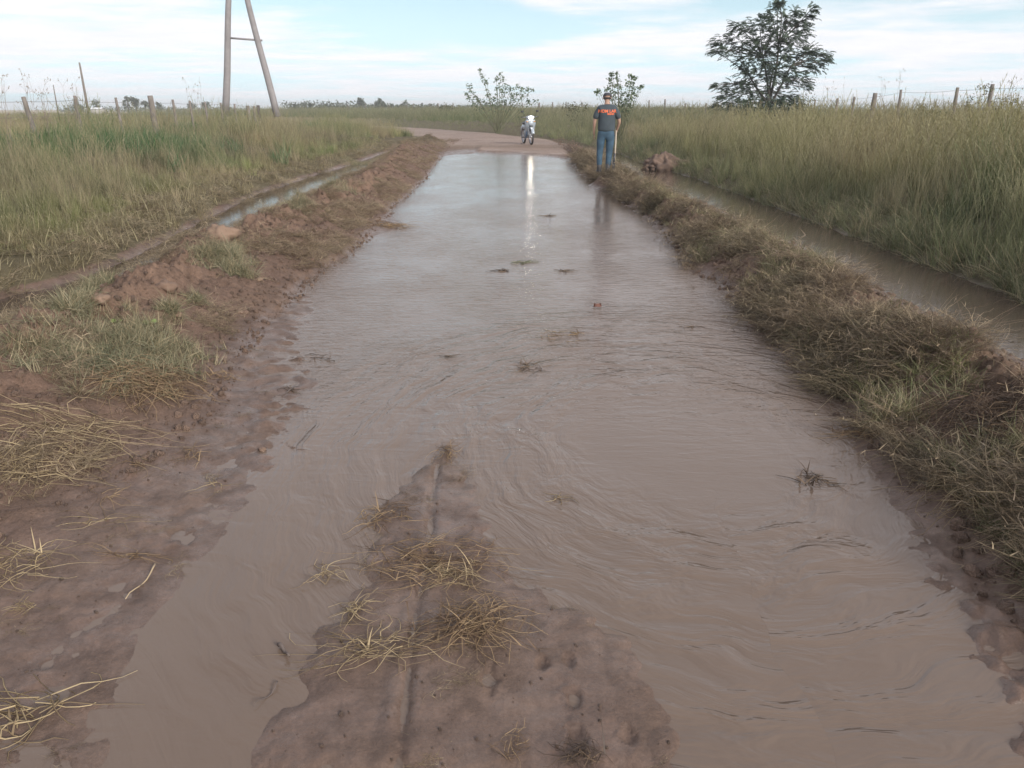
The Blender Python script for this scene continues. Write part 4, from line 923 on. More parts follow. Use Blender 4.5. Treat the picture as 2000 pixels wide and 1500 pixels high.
def sprout(name, label, cat, clumps, conv, Y, base_px, leafsz, stem_r, nleaf=26, lm=None, dens=1.0, base_y=None, leafmat=None):
    b = at_y(base_px[0], base_px[1], Y); b.z = H(b.x, b.y) - .03
    t = tag(empty(name, b), label, cat); st, cr = MB(), MB()
    for (cx, cy, r) in clumps:
        px, py = conv(cx, cy); rr = r/conv.s/FPX*Y; c = at_y(px, py, Y + R(-.5, .5)) - b
        start = Vector((R(-.12, .12), R(-.12, .12), 0)); mid = Vector((c.x*.45, c.y*.45, c.z*.55))
        pts = [(1-t_)**2*start + 2*t_*(1-t_)*mid + t_*t_*c for t_ in np.linspace(0, 1, 7).tolist()]
        st.tube(pts, [stem_r*(1-.75*i/6) for i in range(7)], 5, False)
        for k in range(int(nleaf*dens*1.6)):
            u_ = random.random()
            if u_ < .62: p = c + Vector((random.gauss(0, .5), random.gauss(0, .5), random.gauss(0, .5)))*rr
            else: p = pts[random.randrange(3, 6)].lerp(pts[6], R(0, 1)) + Vector((R(-1, 1), R(-1, 1), R(-1, 1)))*leafsz*.8
            leafs(cr, p, leafsz*R(.6, 1.2), random.random())
    st.build('stems', M_STEM, t); cr.build('foliage', leafmat or M_LEAF_SHRUB, t, smooth=False); return t
class Conv:
    def __init__(s, ox, oy, sc_): s.ox, s.oy, s.s = ox, oy, sc_
    def __call__(s, a, b): return s.ox + a/s.s, s.oy + b/s.s
SH = [(1280,170,20),(1300,220,20),(1330,260,16),(1180,310,25),(1160,370,22),(1200,350,25),(1240,390,25),(1270,420,25),(1170,410,18),(1350,375,22),(1420,240,18),(1455,205,20),(1480,240,20),(1500,300,28),(1430,320,18),(1480,350,25),(1540,330,25),(1600,300,22),(1640,330,16),(1690,330,20),(1730,335,16),(1600,380,25),(1650,390,20),(1560,380,25),(1400,400,32),(1450,430,32),(1380,440,30),(1320,440,28),(1500,430,30),(1560,430,22),(1700,435,16),(1760,430,18),(1230,450,28),(1420,470,36)]
sprout('shrub', 'sparse shrub of long leafy shoots at the bend, left of the motorcycle', 'shrub', SH, Conv(650, 100, 4.444), 52, (972, 222), .15, .022, 22)
SP_ = [(1180,20,25),(1220,60,25),(1290,30,25),(1300,80,28),(1150,150,22),(1060,170,20),(1030,180,14),(1200,130,28),(1320,140,28),(1400,100,32),(1450,60,28),(1500,20,25),(1480,130,28),(1560,130,22),(1590,110,16),(1500,200,28),(1430,220,32),(1350,200,28),(1240,200,28),(1460,280,30),(1390,290,32),(1310,270,28),(1340,340,28),(1440,350,22),(1200,-30,20),(1280,-50,20),(1235,-40,20),(1440,-20,20),(1470,0,16)]
sprout('sapling', 'young slender sapling standing behind the man by the ditch', 'sapling', SP_, Conv(1000, 150, 6.25), 33, (1212, 232), .11, .016, 20)
# small weeds and bushes along the right horizon
for (px, y0, Y, clumps, lab) in (
  (1571, 205, 38, [(1571,190,14),(1580,200,14),(1565,205,14),(1584,190,10),(1575,212,16)], 'yellow green bush standing at the right foot of the big tree'),
  (1896, 205, 25, [(1896,190,8),(1890,200,8),(1900,205,10),(1893,210,10),(1888,212,8)], 'small pale weed between the last posts of the right fence'),
  (1930, 190, 23, [(1925,168,8),(1935,172,7),(1918,172,7)], 'creeper sprig on top of the fence post near the right margin'),
  (1948, 200, 22, [(1940,195,8),(1950,200,10),(1960,205,10),(1938,208,10),(1975,200,8),(1985,195,8),(1965,190,6),(1990,205,8)], 'straggly dark weed hanging on the fence at the right margin'),
  (1800, 212, 26, [(1800,207,6),(1795,211,6),(1806,209,5)], 'tiny leafy weed on the skyline between two right fence posts'),
  (1135, 205, 42, [(1108,205,6),(1113,208,7),(1120,204,5),(1127,208,6),(1140,206,7),(1100,210,6),(1118,212,8),(1146,209,6)], 'low leafy bush on the skyline left of the man'),
  (870, 212, 95, [(868,206,5),(874,208,6),(862,210,6),(880,210,6)], 'small rounded bush on the skyline left of the sparse shrub')):
    o = sprout('weed' if len(clumps) < 6 else 'bush', lab, 'weed' if len(clumps) < 6 else 'bush', clumps, Conv(0, 0, 1.0), Y, (px, y0), .05*Y/25+.01, .006*Y/25, 26, leafmat=M_LEAF_OLIVE)
# shrubby dark undergrowth below the tree
sprout('bush', 'dense dark undergrowth at the foot of the big tree', 'bush', [(1450+i*13+random.randint(-4, 4), 205+random.randint(-4, 10), 17) for i in range(9)]+[(1440+i*17, 222, 16) for i in range(7)], Conv(0, 0, 1.0), 38, (1500, 225), .13, .01, 70, leafmat=M_LEAF_TREE)

# tall dry stalks standing against the sky
M_STALK = mat('dry stalk', (.27, .22, .17), .9)
def stalks(px0, px1, top, Y, n, label):
    b = at_y((px0+px1)/2, 215, Y); b.z = H(b.x, b.y); t = MB()
    for _ in range(n):
        px = R(px0, px1); p0 = at_y(px + R(-6, 6), 216, Y) - b; p0.z = 0; p1 = at_y(px, top + R(0, 25), Y + R(-.4, .4)) - b; pts = [p0.lerp(p1, k/6) + Vector((R(-.012, .012), 0, 0))*k for k in range(7)]
        t.tube(pts, [.006, .005, .004, .0035, .003, .0025, .002], 4, False)
        for k in range(random.randint(3, 7)):
            q = pts[random.randint(3, 6)]; e = q + Vector((R(-.16, .16), R(-.1, .1), R(.04, .18))); t.tube([q, q.lerp(e, .5) + Vector((0, 0, .02)), e], .002, 3, False)
            for j in range(3): t.ell(e + Vector((R(-.02, .02), 0, R(-.03, .03))), (.008, .008, .014), 5, 3)
    o = t.build('dry_stalks', M_STALK); o.location = b; tag(o, label, 'dry weed')
for a in ((0, 8, 155, 16, 4, 'dry branching stalks at the far left margin'), (35, 62, 140, 18.5, 4, 'tall thin dry stalks beside the nearest leaning left post'), (78, 95, 165, 19, 5, 'dark dry seed stalks between the first two left posts'), (120, 150, 162, 20, 4, 'bent dry stalks near the leaning pole'),
          (355, 395, 150, 26, 4, 'thin dry stalks left of the A-frame pole'), (1608, 1650, 155, 33, 5, 'dry stalks right of the big tree near thin posts'), (1722, 1735, 140, 29, 3, 'tall dry stalk between the two middle right posts'), (1752, 1762, 133, 28, 2, 'very tall single dry stalk above the right fence'), (1960, 1998, 160, 22, 6, 'curved dry stalks at the right margin of the fence')): stalks(*a)

# pale tall plume grass at the pole's foot
mb = tuft_upright(200, 1.35, .55, .007, .35, .5)
x, y = lx_post(528, X=-11.0); o = mb.build('plume_grass', veg_mat('plume', inst=False, base=(.36, .29, .18), dry=(.50, .42, .28), transl=.2, spread=.4)); o.location = (x, y, H(x, y)); tag(o, 'pale straw plume of tall grass at the foot of the A-frame pole', 'grass clump')
mb = tuft_upright(110, .9, .35, .006, .4, .6); x, y = lx_post(575, X=-10.6); o = mb.build('plume_grass', bpy.data.materials['plume']); o.location = (x, y, H(x, y)); tag(o, 'smaller pale grass clump right of the A-frame pole', 'grass clump')
# one pale straw tuft on the left bank
x, y, z = put(345, 400); mb = tuft_upright(30, .42, .05, .006, .3, .3); o = mb.build('straw_tuft', bpy.data.materials['plume']); o.location = (x, y, z); tag(o, 'upright fan of pale straw on the left bank above the ditch', 'grass clump')

# ---------------------------------------------------------------- distant trees
def far_tree(px, ytop, wpx, Y, label, shape='round', group='trees on the far skyline'):
    b = at_y(px, 212, Y); b.z = .45; top = at_y(px, ytop, Y); hgt = top.z - b.z; w = wpx/FPX*Y
    t = tag(empty('far_tree', b), label, 'tree', group); tr, cr = MB(), MB()
    tr.tube([(0, 0, -.3), (R(-.1, .1), 0, hgt*.4), (R(-.2, .2), 0, hgt*.75)], [.04*hgt, .03*hgt, .012*hgt], 6)
    nb = 9 if shape == 'round' else 12
    for i in range(nb):
        a = R(0, 6.28); r = w*.36*math.sqrt(random.random()); zc = hgt*(R(.38, .85) if shape == 'round' else R(.3, .95)*(1-.35*r/w))
        c = Vector((math.cos(a)*r, math.sin(a)*r, zc)); limb(tr, Vector((0, 0, hgt*.3)), c, .012*hgt, .004*hgt, n=3)
        rr = w*(.20 if shape == 'round' else .13)
        for k in range(70 if shape == 'round' else 34): leafs(cr, c + Vector((random.gauss(0, .5), random.gauss(0, .5), random.gauss(0, .5)))*rr, R(.07, .13)*hgt*.9, random.random())
    tr.build('trunk', M_BARK, t); cr.build('crown', M_LEAF_FAR, t, smooth=False)
FT = [(705,188,20,'lone round tree on the skyline, leftmost of the middle group','round'),(738,194,16,'low dense tree beside the forked tree on the skyline','round'),(746,185,20,'tallest forked tree on the middle skyline','open'),(765,198,7,'narrow small tree between two larger skyline trees','open'),(788,192,28,'wide bare branched tree, rightmost of the middle skyline','open'),
      (152,195,26,'brown bushy tree behind the second left fence post','round'),(190,194,22,'dark round tree just right of the thin leaning pole','round'),(250,184,16,'slim ragged tree left of the thick fence post','open'),(266,186,20,'dense ragged tree nearest left of the thick fence post','round'),(284,192,16,'low bush like tree touching the thick fence post','round'),(312,198,14,'small tree just right of the thick left post','round'),
      (375,199,16,'small round tree seen through the left fence, mid run','round'),(402,197,18,'small dark tree left of the A-frame pole foot','round'),(575,198,14,'first tree right of the A-frame pole on skyline','round'),(594,198,14,'second tree right of the A-frame pole on skyline','open'),(607,199,12,'third tree right of the A-frame pole on skyline','round'),(625,201,12,'fourth tree right of the A-frame pole, slightly lower','round'),(645,204,14,'low tree in the gap of the left skyline wood','round'),(668,205,14,'low tree at the right end of the skyline wood','round')]
for px, yt, w, lab, shp in FT: far_tree(px, yt, w, 210 + R(-25, 35), lab, shp)
# wood that reads as one mass
wm = MB(); trw = MB()
for px in np.arange(560, 1000, 2.2).tolist():
    Y = R(190, 320); b = at_y(px, 212, Y); h_ = (1.6 + R(.2, 1.6)*max(.25, 1-(px-560)/320))
    for k in range(44): leafs(wm, Vector((b.x + random.gauss(0, 1.3), b.y + R(-2, 2), .4 + R(0, 1)**.8*h_*1.2)), R(.35, .8), random.random())
for px in np.arange(120, 460, 3).tolist() + np.arange(1020, 2000, 7).tolist():
    Y = R(240, 380); b = at_y(px, 212, Y); h_ = R(.9, 2.3)*(1 if px < 500 else .62)
    for k in range(26 if px < 500 else 14): leafs(wm, Vector((b.x + random.gauss(0, 1.6), b.y + R(-2, 2), .4 + R(0, 1)**.8*h_)), R(.35, .8), random.random())
o = wm.build('far_woods', M_LEAF_FAR, smooth=False); tag(o, 'low dark line of woods and scrub along the horizon', kind='stuff')
# low white shed far off
M_WHITE = mat('white sheet', (.75, .75, .74), .5, noise=.05)
b = at_y(186, 212, 190); b.z = .45; sh = tag(empty('shed', b), 'long low white roofed shed far out in the left pasture', 'shed')
mb = MB(); mb.box((0, 0, .55), (3.8, 2.5, 1.1)); mb.build('wall', mat('shed wall', (.35, .33, .3), .8), sh)
mb = MB(); mb.add([(-2, -1.4, 1.1), (2, -1.4, 1.1), (2, 0, 1.5), (-2, 0, 1.5), (-2, 1.4, 1.1), (2, 1.4, 1.1), (-2, 0, 1.42), (2, 0, 1.42)], [(0, 1, 2, 3), (3, 2, 5, 4), (0, 6, 7, 1), (6, 4, 5, 7)]); mb.build('roof', M_WHITE, sh, smooth=False)

# ---------------------------------------------------------------- clumps and debris on the mud, each one a thing
def lump(name, label, cat, px, py, n, rad, hgt, m, lng=(.12, .3), w=.003, sx=1, sy=1, rz=None, z=None):
    x, y, zz_ = put(px, py); mb = straw(int(n*1.35), rad, hgt*.8, w*.8, lng, .06, .5, 2.2)
    mb.v = [(a*sx, b*sy, c) for a, b, c in mb.v]
    cz, sz = (math.cos(rz), math.sin(rz)) if rz is not None else (1, 0)
    V = np.array([(a*cz - b*sz, a*sz + b*cz, c) for a, b, c in mb.v])
    hh, _ = land(V[:, 0] + x, V[:, 1] + y); hh = np.maximum(hh, 0)
    V[:, 2] += (hh - zz_)*.9; mb.v = [tuple(q) for q in V]
    o = mb.build(name, m); o.location = (x, y, zz_ + .002); return tag(o, label, cat)
L_ = lump
L_('straw_clump', 'largest rusty straw clump in the middle of the mud bank', 'straw clump', 925, 1235, 110, .075, .10, M_STRAW_FIX, (.10, .24), .003, 1.3, 1)
L_('straw_clump', 'long pale straws fanned out left of the largest rusty clump', 'straw clump', 745, 1270, 40, .07, .05, M_STRAW_PALE, (.12, .30), .0032, 1.5, .8)
L_('straw_clump', 'golden crossed straws on the left brink of the mud bank', 'straw clump', 695, 1195, 22, .035, .06, M_STRAW_PALE, (.06, .15), .004)
L_('straw_clump', 'wide flat tangle of brown straw lying across the wheel track', 'straw clump', 850, 1100, 130, .20, .04, M_STRAW_FIX, (.10, .26), .003, 1.3, .8)
L_('straw_clump', 'small tangle on the right shoulder of the wheel track', 'straw clump', 890, 1130, 45, .07, .05, M_STRAW_PALE, (.06, .16), .0028)
L_('straw_clump', 'small looped straw tuft standing in the left channel', 'straw clump', 635, 1130, 12, .03, .05, M_STRAW_PALE, (.08, .15), .004)
L_('straw_clump', 'muddy straw heap at the upper left of the mud bank', 'straw clump', 760, 1010, 36, .09, .05, M_STRAW_FIX, (.06, .18), .004, 1.2, 1)
L_('straw_clump', 'muddy peak of roots where the mud bank dips under water', 'straw clump', 872, 885, 26, .05, .06, M_STRAW_FIX, (.05, .15), .004, .9, 1.2)
L_('straw_clump', 'thin straw scatter at the bottom edge of the mud bank', 'straw clump', 1000, 1465, 18, .05, .03, M_STRAW_FIX, (.04, .10), .0025)
L_('straw_clump', 'rooty clump at the bottom edge right of the wheel track', 'straw clump', 1130, 1480, 40, .04, .05, M_STRAW_DARK, (.04, .10), .003)
L_('straw_clump', 'pale forked grass stems at the lower left corner', 'straw clump', 70, 1395, 16, .05, .06, M_STRAW_PALE, (.15, .30), .006, 1.4, .8)
L_('straw_clump', 'pale stems drooping at the very left edge near the bottom', 'straw clump', 15, 1450, 12, .05, .05, M_STRAW_PALE, (.10, .22), .006)
L_('straw_clump', 'straw tangle at the left edge, halfway down the mud', 'straw clump', 30, 1105, 50, .09, .06, M_STRAW_PALE, (.10, .26), .004, 1.1, 1)
L_('straw_clump', 'small straw tuft below the left edge tangle', 'straw clump', 55, 1190, 16, .03, .04, M_STRAW_PALE, (.04, .12), .003)
L_('straw_clump', 'thin branching straws on wet mud left of the channel', 'straw clump', 205, 1025, 12, .06, .03, M_STRAW_PALE, (.12, .26), .0035, 1.3, .7)
L_('straw_clump', 'wispy straws just above the thin branching ones', 'straw clump', 215, 970, 9, .05, .03, M_STRAW_FIX, (.10, .22), .003)
L_('straw_clump', 'tiny straw tuft near the upper left mud flat', 'straw clump', 378, 893, 24, .035, .05, M_STRAW_FIX, (.06, .15), .003)
L_('straw_clump', 'straw wisp lying just left of the tiny upper tuft', 'straw clump', 265, 910, 14, .05, .03, M_STRAW_FIX, (.08, .22), .003)
L_('straw_clump', 'three stiff straws on the mud at the channel edge', 'straw clump', 425, 955, 6, .03, .03, M_STRAW_PALE, (.12, .22), .004)
L_('straw_clump', 'flat straw smear in the middle of the left mud', 'straw clump', 260, 1090, 20, .04, .02, M_STRAW_FIX, (.06, .14), .003, 1.6, .6)
L_('straw_clump', 'rusty tuft under the foot of the left berm', 'straw clump', 440, 740, 26, .06, .04, M_STRAW_FIX, (.06, .16), .003, 1.4, .7)
L_('straw_clump', 'big mat of dry orange grass sliding off the left berm', 'straw clump', 290, 755, 260, .22, .16, M_STRAW_FIX, (.14, .36), .0045, 1, 1.1)
L_('straw_clump', 'grey green heap of cut grass above the orange mat', 'straw clump', 205, 700, 200, .24, .16, M_STRAW_GREY, (.14, .34), .0045, 1, 1.1)
L_('straw_clump', 'loose bundle of yellow straw at the left edge of the berm', 'straw clump', 70, 900, 90, .20, .12, M_STRAW_PALE, (.2, .45), .0045)
L_('straw_clump', 'long yellow stems trailing down the left berm foot', 'straw clump', 110, 840, 60, .22, .10, M_STRAW_PALE, (.2, .5), .004, 1.3, .8)
L_('straw_clump', 'tawny straw bundle lowest on the right berm', 'straw clump', 1960, 960, 240, .20, .16, M_STRAW_PALE, (.18, .42), .0038, 1.1, 1)
L_('straw_clump', 'dark brown matted straw above the tawny bundle', 'straw clump', 1960, 830, 230, .24, .18, M_STRAW_DARK, (.2, .45), .0042)
L_('straw_clump', 'brown straw fringe reaching into the water on the right', 'straw clump', 1725, 835, 110, .14, .06, M_STRAW_FIX, (.12, .32), .0035, 1.3, .8)
L_('straw_clump', 'dead grass spur jutting into the water from the left berm', 'straw clump', 755, 440, 90, .22, .08, M_STRAW_FIX, (.14, .35), .005, 1.4, .8)
for px, py, n, r, m, lab in ((1100, 658, 60, .14, M_STRAW_FIX, 'flat brown weed raft in the middle of the flood'), (1035, 720, 45, .09, M_STRAW_DARK, 'small dark weed raft nearer than the brown one'), (1015, 513, 34, .07, M_STRAW_GREY, 'green sprigs poking out of the far water'), (985, 530, 12, .06, M_STRAW_DARK, 'single upright sprig left of the green sprigs'), (1100, 530, 14, .10, M_STRAW_DARK, 'faint sprigs right of the green sprigs in the water'),
                             (1348, 640, 14, .05, M_STRAW_DARK, 'small dark sprig in the water near the right berm'), (882, 697, 10, .03, M_STRAW_DARK, 'tiny dark speck of weed left in the flood'), (1070, 422, 16, .12, M_STRAW_DARK, 'distant weed sprigs below the headlight reflection'), (1600, 945, 60, .07, M_STRAW_DARK, 'dark broken weed mat by the right shore'), (1090, 975, 10, .035, M_STRAW_PALE, 'pale sprig stuck in the ripples right of the mud bank'), (570, 765, 20, .08, M_STRAW_DARK, 'dark weeds on the shoal at the left shore'), (620, 700, 26, .10, M_STRAW_DARK, 'longer dark weeds on the shoal, farther out')):
    L_('floating_weed', lab, 'floating weed', px, py, max(7, int(n*.45)), r*1.1 if n > 25 else .018, .006, m, (.04, .12) if py > 600 else (.08, .2), .005 if py > 600 else .009, 1.3, 1)
def stick(px0, py0, px1, py1, r, label, m, bend=.01, z=.0):
    a = Vector(put(px0, py0)); b = Vector(put(px1, py1)); a.z += r + .004; b.z += r + .004; d = b-a; s_ = Vector((-d.y, d.x, 0)).normalized()
    mb = MB(); mb.tube([(d*t) + s_*bend*math.sin(t*5) + Vector((0, 0, .006*math.sin(t*9))) for t in np.linspace(0, 1, 8).tolist()], [r*(1-.5*t) for t in np.linspace(0, 1, 8).tolist()], 6)
    o = mb.build('stick', m); o.location = a; tag(o, label, 'stick')
M_STICK = mat('dry stem', (.42, .32, .2), .8, noise=.2); M_STICKD = mat('dark stem', (.13, .10, .085), .7, noise=.2)
stick(305, 1112, 252, 1178, .0035, 'pale dry stem lying aslant on the left mud', M_STICK)
stick(545, 1265, 568, 1295, .007, 'short thick dark stick at the left brink of the mud bank', M_STICKD, .002)
stick(543, 1342, 503, 1395, .0025, 'thin dark twig at the lower left of the mud bank', M_STICKD)
stick(570, 782-20, 540, 800-20, .004, 'small dark twig near the shoal at left', M_STICKD)
stick(1990, 1102, 1975, 1112, .006, 'pale stub of root at the right edge of the mud', M_STICK, .002)
x, y, z = put(1167, 600); mb = MB(); mb.add([(-.035, 0, .0), (0, -.03, .004), (.035, 0, .0), (.02, .03, .02), (-.02, .03, .02), (0, 0, .012), (-.03, .01, .03), (.03, .01, .028)], [(0, 1, 5), (1, 2, 5), (2, 3, 5), (3, 4, 5), (4, 0, 5), (0, 6, 4), (2, 7, 3)])
o = mb.build('fallen_leaf', mat('brown leaf', (.20, .09, .06), .6)); o.location = (x, y, .004); tag(o, 'curled red brown leaf floating on the flood', 'leaf')
# broad-leaved seedlings on the left bank and berm
M_BROAD = mat('broad leaf', (.20, .27, .07), .55, noise=.15)
def seedling(px, py, s_, label, k=5):
    x, y, z = put(px, py); t = MB()
    for i in range(k):
        a = i*6.28/k + R(-.3, .3); d = Vector((math.cos(a), math.sin(a), .5)).normalized(); q = Vector((-d.y, d.x, 0)).normalized(); c = d*s_*.9; n_ = 8
        t.tube([(0, 0, 0), d*s_*.5], .002, 4, False)
        ring = [c + d*math.cos(6.28*j/n_)*s_*.45 + q*math.sin(6.28*j/n_)*s_*.5 + Vector((0, 0, -.1*s_*math.sin(6.28*j/n_)**2)) for j in range(n_)]
        t.add([c + Vector((0, 0, .05*s_))] + ring, [(0, j+1, (j+1) % n_ + 1) for j in range(n_)])
    o = t.build('seedling', M_BROAD); o.location = (x, y, z + .02); tag(o, label, 'seedling')
seedling(295, 640, .045, 'pale round leaved seedling in the cut grass on the left berm'); seedling(230, 640, .04, 'second pale seedling, left of the round leaved one'); seedling(105, 470, .07, 'broad leaved seedling on the grassy left bank'); seedling(138, 478, .045, 'small yellow seedling at the left ditch lip')

# soil clods big enough to point at on the left berm
def clod(px, py, s_, label, col=M_SOIL):
    x, y, z = put(px, py); mb = MB(); mb.ell((0, 0, 0), (s_, s_*R(.7, .95), s_*R(.5, .7)), 26, 18, Matrix.Rotation(R(0, 3), 3, 'Z'))
    V = np.array(mb.v); q = 1 + .38*fbm(V[:, 0]/s_*1.3 + px, V[:, 1]/s_*1.3 + V[:, 2]/s_*1.1, 7, 4) + .12*perlin(V[:, 0]/s_*6, V[:, 2]/s_*6 + V[:, 1]/s_*5, 8)
    mb.v = [tuple(a) for a in V*q[:, None]]
    o = mb.build('soil_clod', col); o.location = (x, y, z + s_*.05); tag(o, label, 'soil clod')
M_SOILL = mat('light clod', (.24, .162, .115), .9, noise=.2, nscale=6, bump=.5, bscale=40)
clod(325, 562, .085, 'big rounded clod on the crest of the left berm'); clod(195, 588, .07, 'pale clod at the crest, next to the ditch', M_SOILL); clod(430, 462, .15, 'tall pale orange heap of soil on the left berm crest', M_SOILL)
clod(470, 612, .03, 'brown clod at the foot of the left berm, mid slope'); clod(480, 613, .026, 'twin clod beside the mid slope one'); clod(420, 618, .028, 'small clod left of the twin clods'); clod(350, 618, .035, 'pale clod halfway down the left berm', M_SOILL); clod(505, 548, .035, 'flat pale clod under the grass sod', M_SOILL); clod(512, 880, .022, 'small clod standing at the edge of the channel')
# dug mound at the end of the right ditch
x, y = on_z(1300, 325, .1)[0], on_z(1300, 325, .1)[1]
mb = MB(); random.seed(5); mb.ell((0, 0, 0), (.62, .5, .46), 60, 40)
V = np.array(mb.v); q = 1 + .30*fbm(V[:, 0]*2.6 + 3, V[:, 1]*2.6 + V[:, 2]*2.2, 121, 3) + .16*fbm(V[:, 0]*9, V[:, 2]*9 + V[:, 1]*7, 122, 3); mb.v = [tuple(a) for a in V*q[:, None]]
for i in range(70):
    a = R(0, 6.28); r = .6*math.sqrt(random.random()); hh = .44*(1-(r/.66)**2); k = R(.02, .075)
    mb.ell((math.cos(a)*r*1.15, math.sin(a)*r*.85, hh), (k, k*R(.6, 1), k*R(.5, .9)), 8, 6, None, .25)
o = mb.build('soil_mound', mat('dug soil', (.17, .115, .085), .9, noise=.3, nscale=5, bump=.6, bscale=20)); o.location = (x, y, H(x, y)-.05); tag(o, 'heap of dug earth clods at the far end of the right ditch', 'soil mound')
# scrap of litter by the motorcycle
for px, py, s_, lab in ((1020, 267, .09, 'white plastic bag scrap lying left of the motorcycle'), (1025, 271, .05, 'smaller white scrap next to the plastic bag')):
    x, y, z = put(px, py); mb = MB(); mb.ell((0, 0, 0), (s_, s_*.7, s_*.6), 9, 6, None, .25); o = mb.build('litter', M_WHITE); o.location = (x, y, z + s_*.3); tag(o, lab, 'litter')

# ---------------------------------------------------------------- motorcycle (faces the camera)
def motorcycle():
    x, y, z = put(1038, 283); y -= .0
    t = tag(empty('motorcycle', (x, y, H(x, y)), math.radians(13)), 'small white and blue motorcycle with its headlight on, standing on the road', 'motorcycle')
    t.rotation_euler[1] = math.radians(-2); t.scale = (1.1, 1.1, 1.1)
    WHT = mat('white fairing', (.38, .43, .48), .25, coat=.5); BLU = mat('blue panel', (.05, .11, .20), .3, coat=.4); BLK = mat('black plastic', (.025, .025, .028), .5)
    RUB = mat('tyre rubber', (.05, .043, .04), .85, noise=.3, nscale=12); MET = mat('bike metal', (.5, .5, .52), .35, metal=.9); SIL = mat('silver fork', (.62, .64, .66), .3, metal=.3)
    LMP = mat('headlight glass', (1, 1, 1), .1, emis=(1.0, .90, .72), estr=42)
    def wheel(yc, zc):
        w = MB(); w.lathe((-.0, yc, zc), (1, 0, 0), [(-.028, .235), (-.04, .258), (-.034, .282), (-.015, .297), (0, .301), (.015, .297), (.034, .282), (.04, .258), (.028, .235), (-.028, .235)], 32)
        wo_ = w.build('wheel', RUB, t)
        r = MB(); r.lathe((0, yc, zc), (1, 0, 0), [(-.026, .236), (-.022, .222), (.022, .222), (.026, .236), (-.026, .236)], 32); r.build('rim', MET, wo_)
        h = MB(); h.lathe((0, yc, zc), (1, 0, 0), [(-.06, .001), (-.06, .045), (.06, .045), (.06, .001)], 16); h.build('hub', MET, wo_)
        s_ = MB()
        for k in range(18):
            a = 6.283*k/18; sx_ = .03*(1 if k % 2 else -1); s_.tube([(sx_, yc + .04*math.cos(a+.5), zc + .04*math.sin(a+.5)), (0, yc + .228*math.cos(a), zc + .228*math.sin(a))], .0022, 4)
        s_.build('spokes', MET, wo_)
    wheel(0, .301); wheel(1.22, .301)
    for sx_ in (-1, 1):
        f = MB(); f.tube([(sx_*.075, 0, .30), (sx_*.075, .06, .52), (sx_*.07, .14, .80)], [.024, .022, .02], 8); f.build('fork', SIL, t)
    f = MB(); n_ = 14; vs = []
    for i in range(n_+1):
        a = math.radians(20 + 150*i/n_)
        for k, xx in enumerate((-.065, -.055, -.03, 0, .03, .055, .065)): 
            rr = .335 + (.0 if abs(xx) > .06 else .02 if abs(xx) > .05 else .032); vs.append((xx, -.0 + rr*math.cos(a)*-1, .301 + rr*math.sin(a)))
    f.add(vs, [(i*7+k, i*7+k+1, (i+1)*7+k+1, (i+1)*7+k) for i in range(n_) for k in range(6)]); o = f.build('front_fender', WHT, t); m_ = o.modifiers.new('s', 'SOLIDIFY'); m_.thickness = .006
    # leg shield: curved apron, wide at knee height
    f = MB(); rows = [(.98, .10, .05), (.90, .19, .0), (.78, .215, .0), (.66, .20, .06), (.54, .185, .14), (.42, .175, .2), (.32, .16, .26)]; vs = []
    for (zz_, hw, yo) in rows:
        for k in range(9):
            u_ = -1 + 2*k/8; vs.append((u_*hw, .02 + yo + .13*abs(u_)**1.6 - .03, zz_))
    f.add(vs, [(i*9+k, i*9+k+1, (i+1)*9+k+1, (i+1)*9+k) for i in range(6) for k in range(8) if not (i >= 2 and k in (3, 4))]); o = f.build('leg_shield', WHT, t); m_ = o.modifiers.new('s', 'SOLIDIFY'); m_.thickness = .012
    f = MB(); f.ell((0, .02, .80), (.10, .05, .09)); f.build('front_cover', WHT, t)
    f = MB(); f.box((0, -.03, .70), (.16, .03, .03)); f.build('grille', BLK, t, bevel=.006)
    for sx_ in (-1, 1):
        f = MB(); f.ell((sx_*.15, .0, .865), (.035, .03, .025)); f.build('turn_signal', mat('signal lens', (.55, .25, .06), .2), t)
        f = MB(); f.ell((sx_*.13, .40, .40), (.035, .28, .16)); f.build('side_panel', BLU, t)
    # handlebar cowl and headlight
    f = MB(); f.ell((0, .08, 1.02), (.185, .10, .075)); f.build('handlebar_cowl', WHT, t)
    f = MB(); f.ell((0, -.012, 1.02), (.085, .022, .042), 20, 12); f.build('headlight', LMP, t)
    f = MB(); f.tube([(-.33, .20, 1.04), (-.16, .12, 1.03), (0, .10, 1.02), (.16, .12, 1.03), (.33, .20, 1.04)], .012, 8); f.build('handlebar', MET, t)
    for sx_ in (-1, 1):
        f = MB(); f.tube([(sx_*.22, .145, 1.035), (sx_*.35, .21, 1.042)], .019, 10); f.build('grip', BLK, t)
        f = MB(); f.tube([(sx_*.20, .10, 1.03), (sx_*.33, .14, 1.035)], .006, 6); f.build('lever', MET, t)
        m_ = MB(); m_.ell((sx_*.30, .13, 1.245), (.062, .018, .04), 14, 8); mo = m_.build('mirror', BLK, t)
        s_ = MB(); s_.tube([(sx_*.19, .14, 1.05), (sx_*.24, .13, 1.14), (sx_*.30, .14, 1.24)], .006, 6); s_.build('mirror_stalk', BLK, mo)
    f = MB(); f.ell((0, .86, .80), (.13, .38, .065)); f.build('seat', BLK, t)
    f = MB(); f.ell((0, .95, .66), (.12, .36, .12)); f.build('tail_panel', WHT, t)
    f = MB(); f.tube([(0, .14, .86), (0, .35, .50), (0, .75, .45), (0, .95, .60)], .04, 10); f.build('frame', BLU, t)
    f = MB(); f.box((0, .52, .34), (.20, .34, .20)); f.lathe((0, .34, .34), (0, 1, 0), [(-.16, .01), (-.16, .06), (.05, .06), (.05, .01)], 14); f.build('engine', MET, t, bevel=.02)
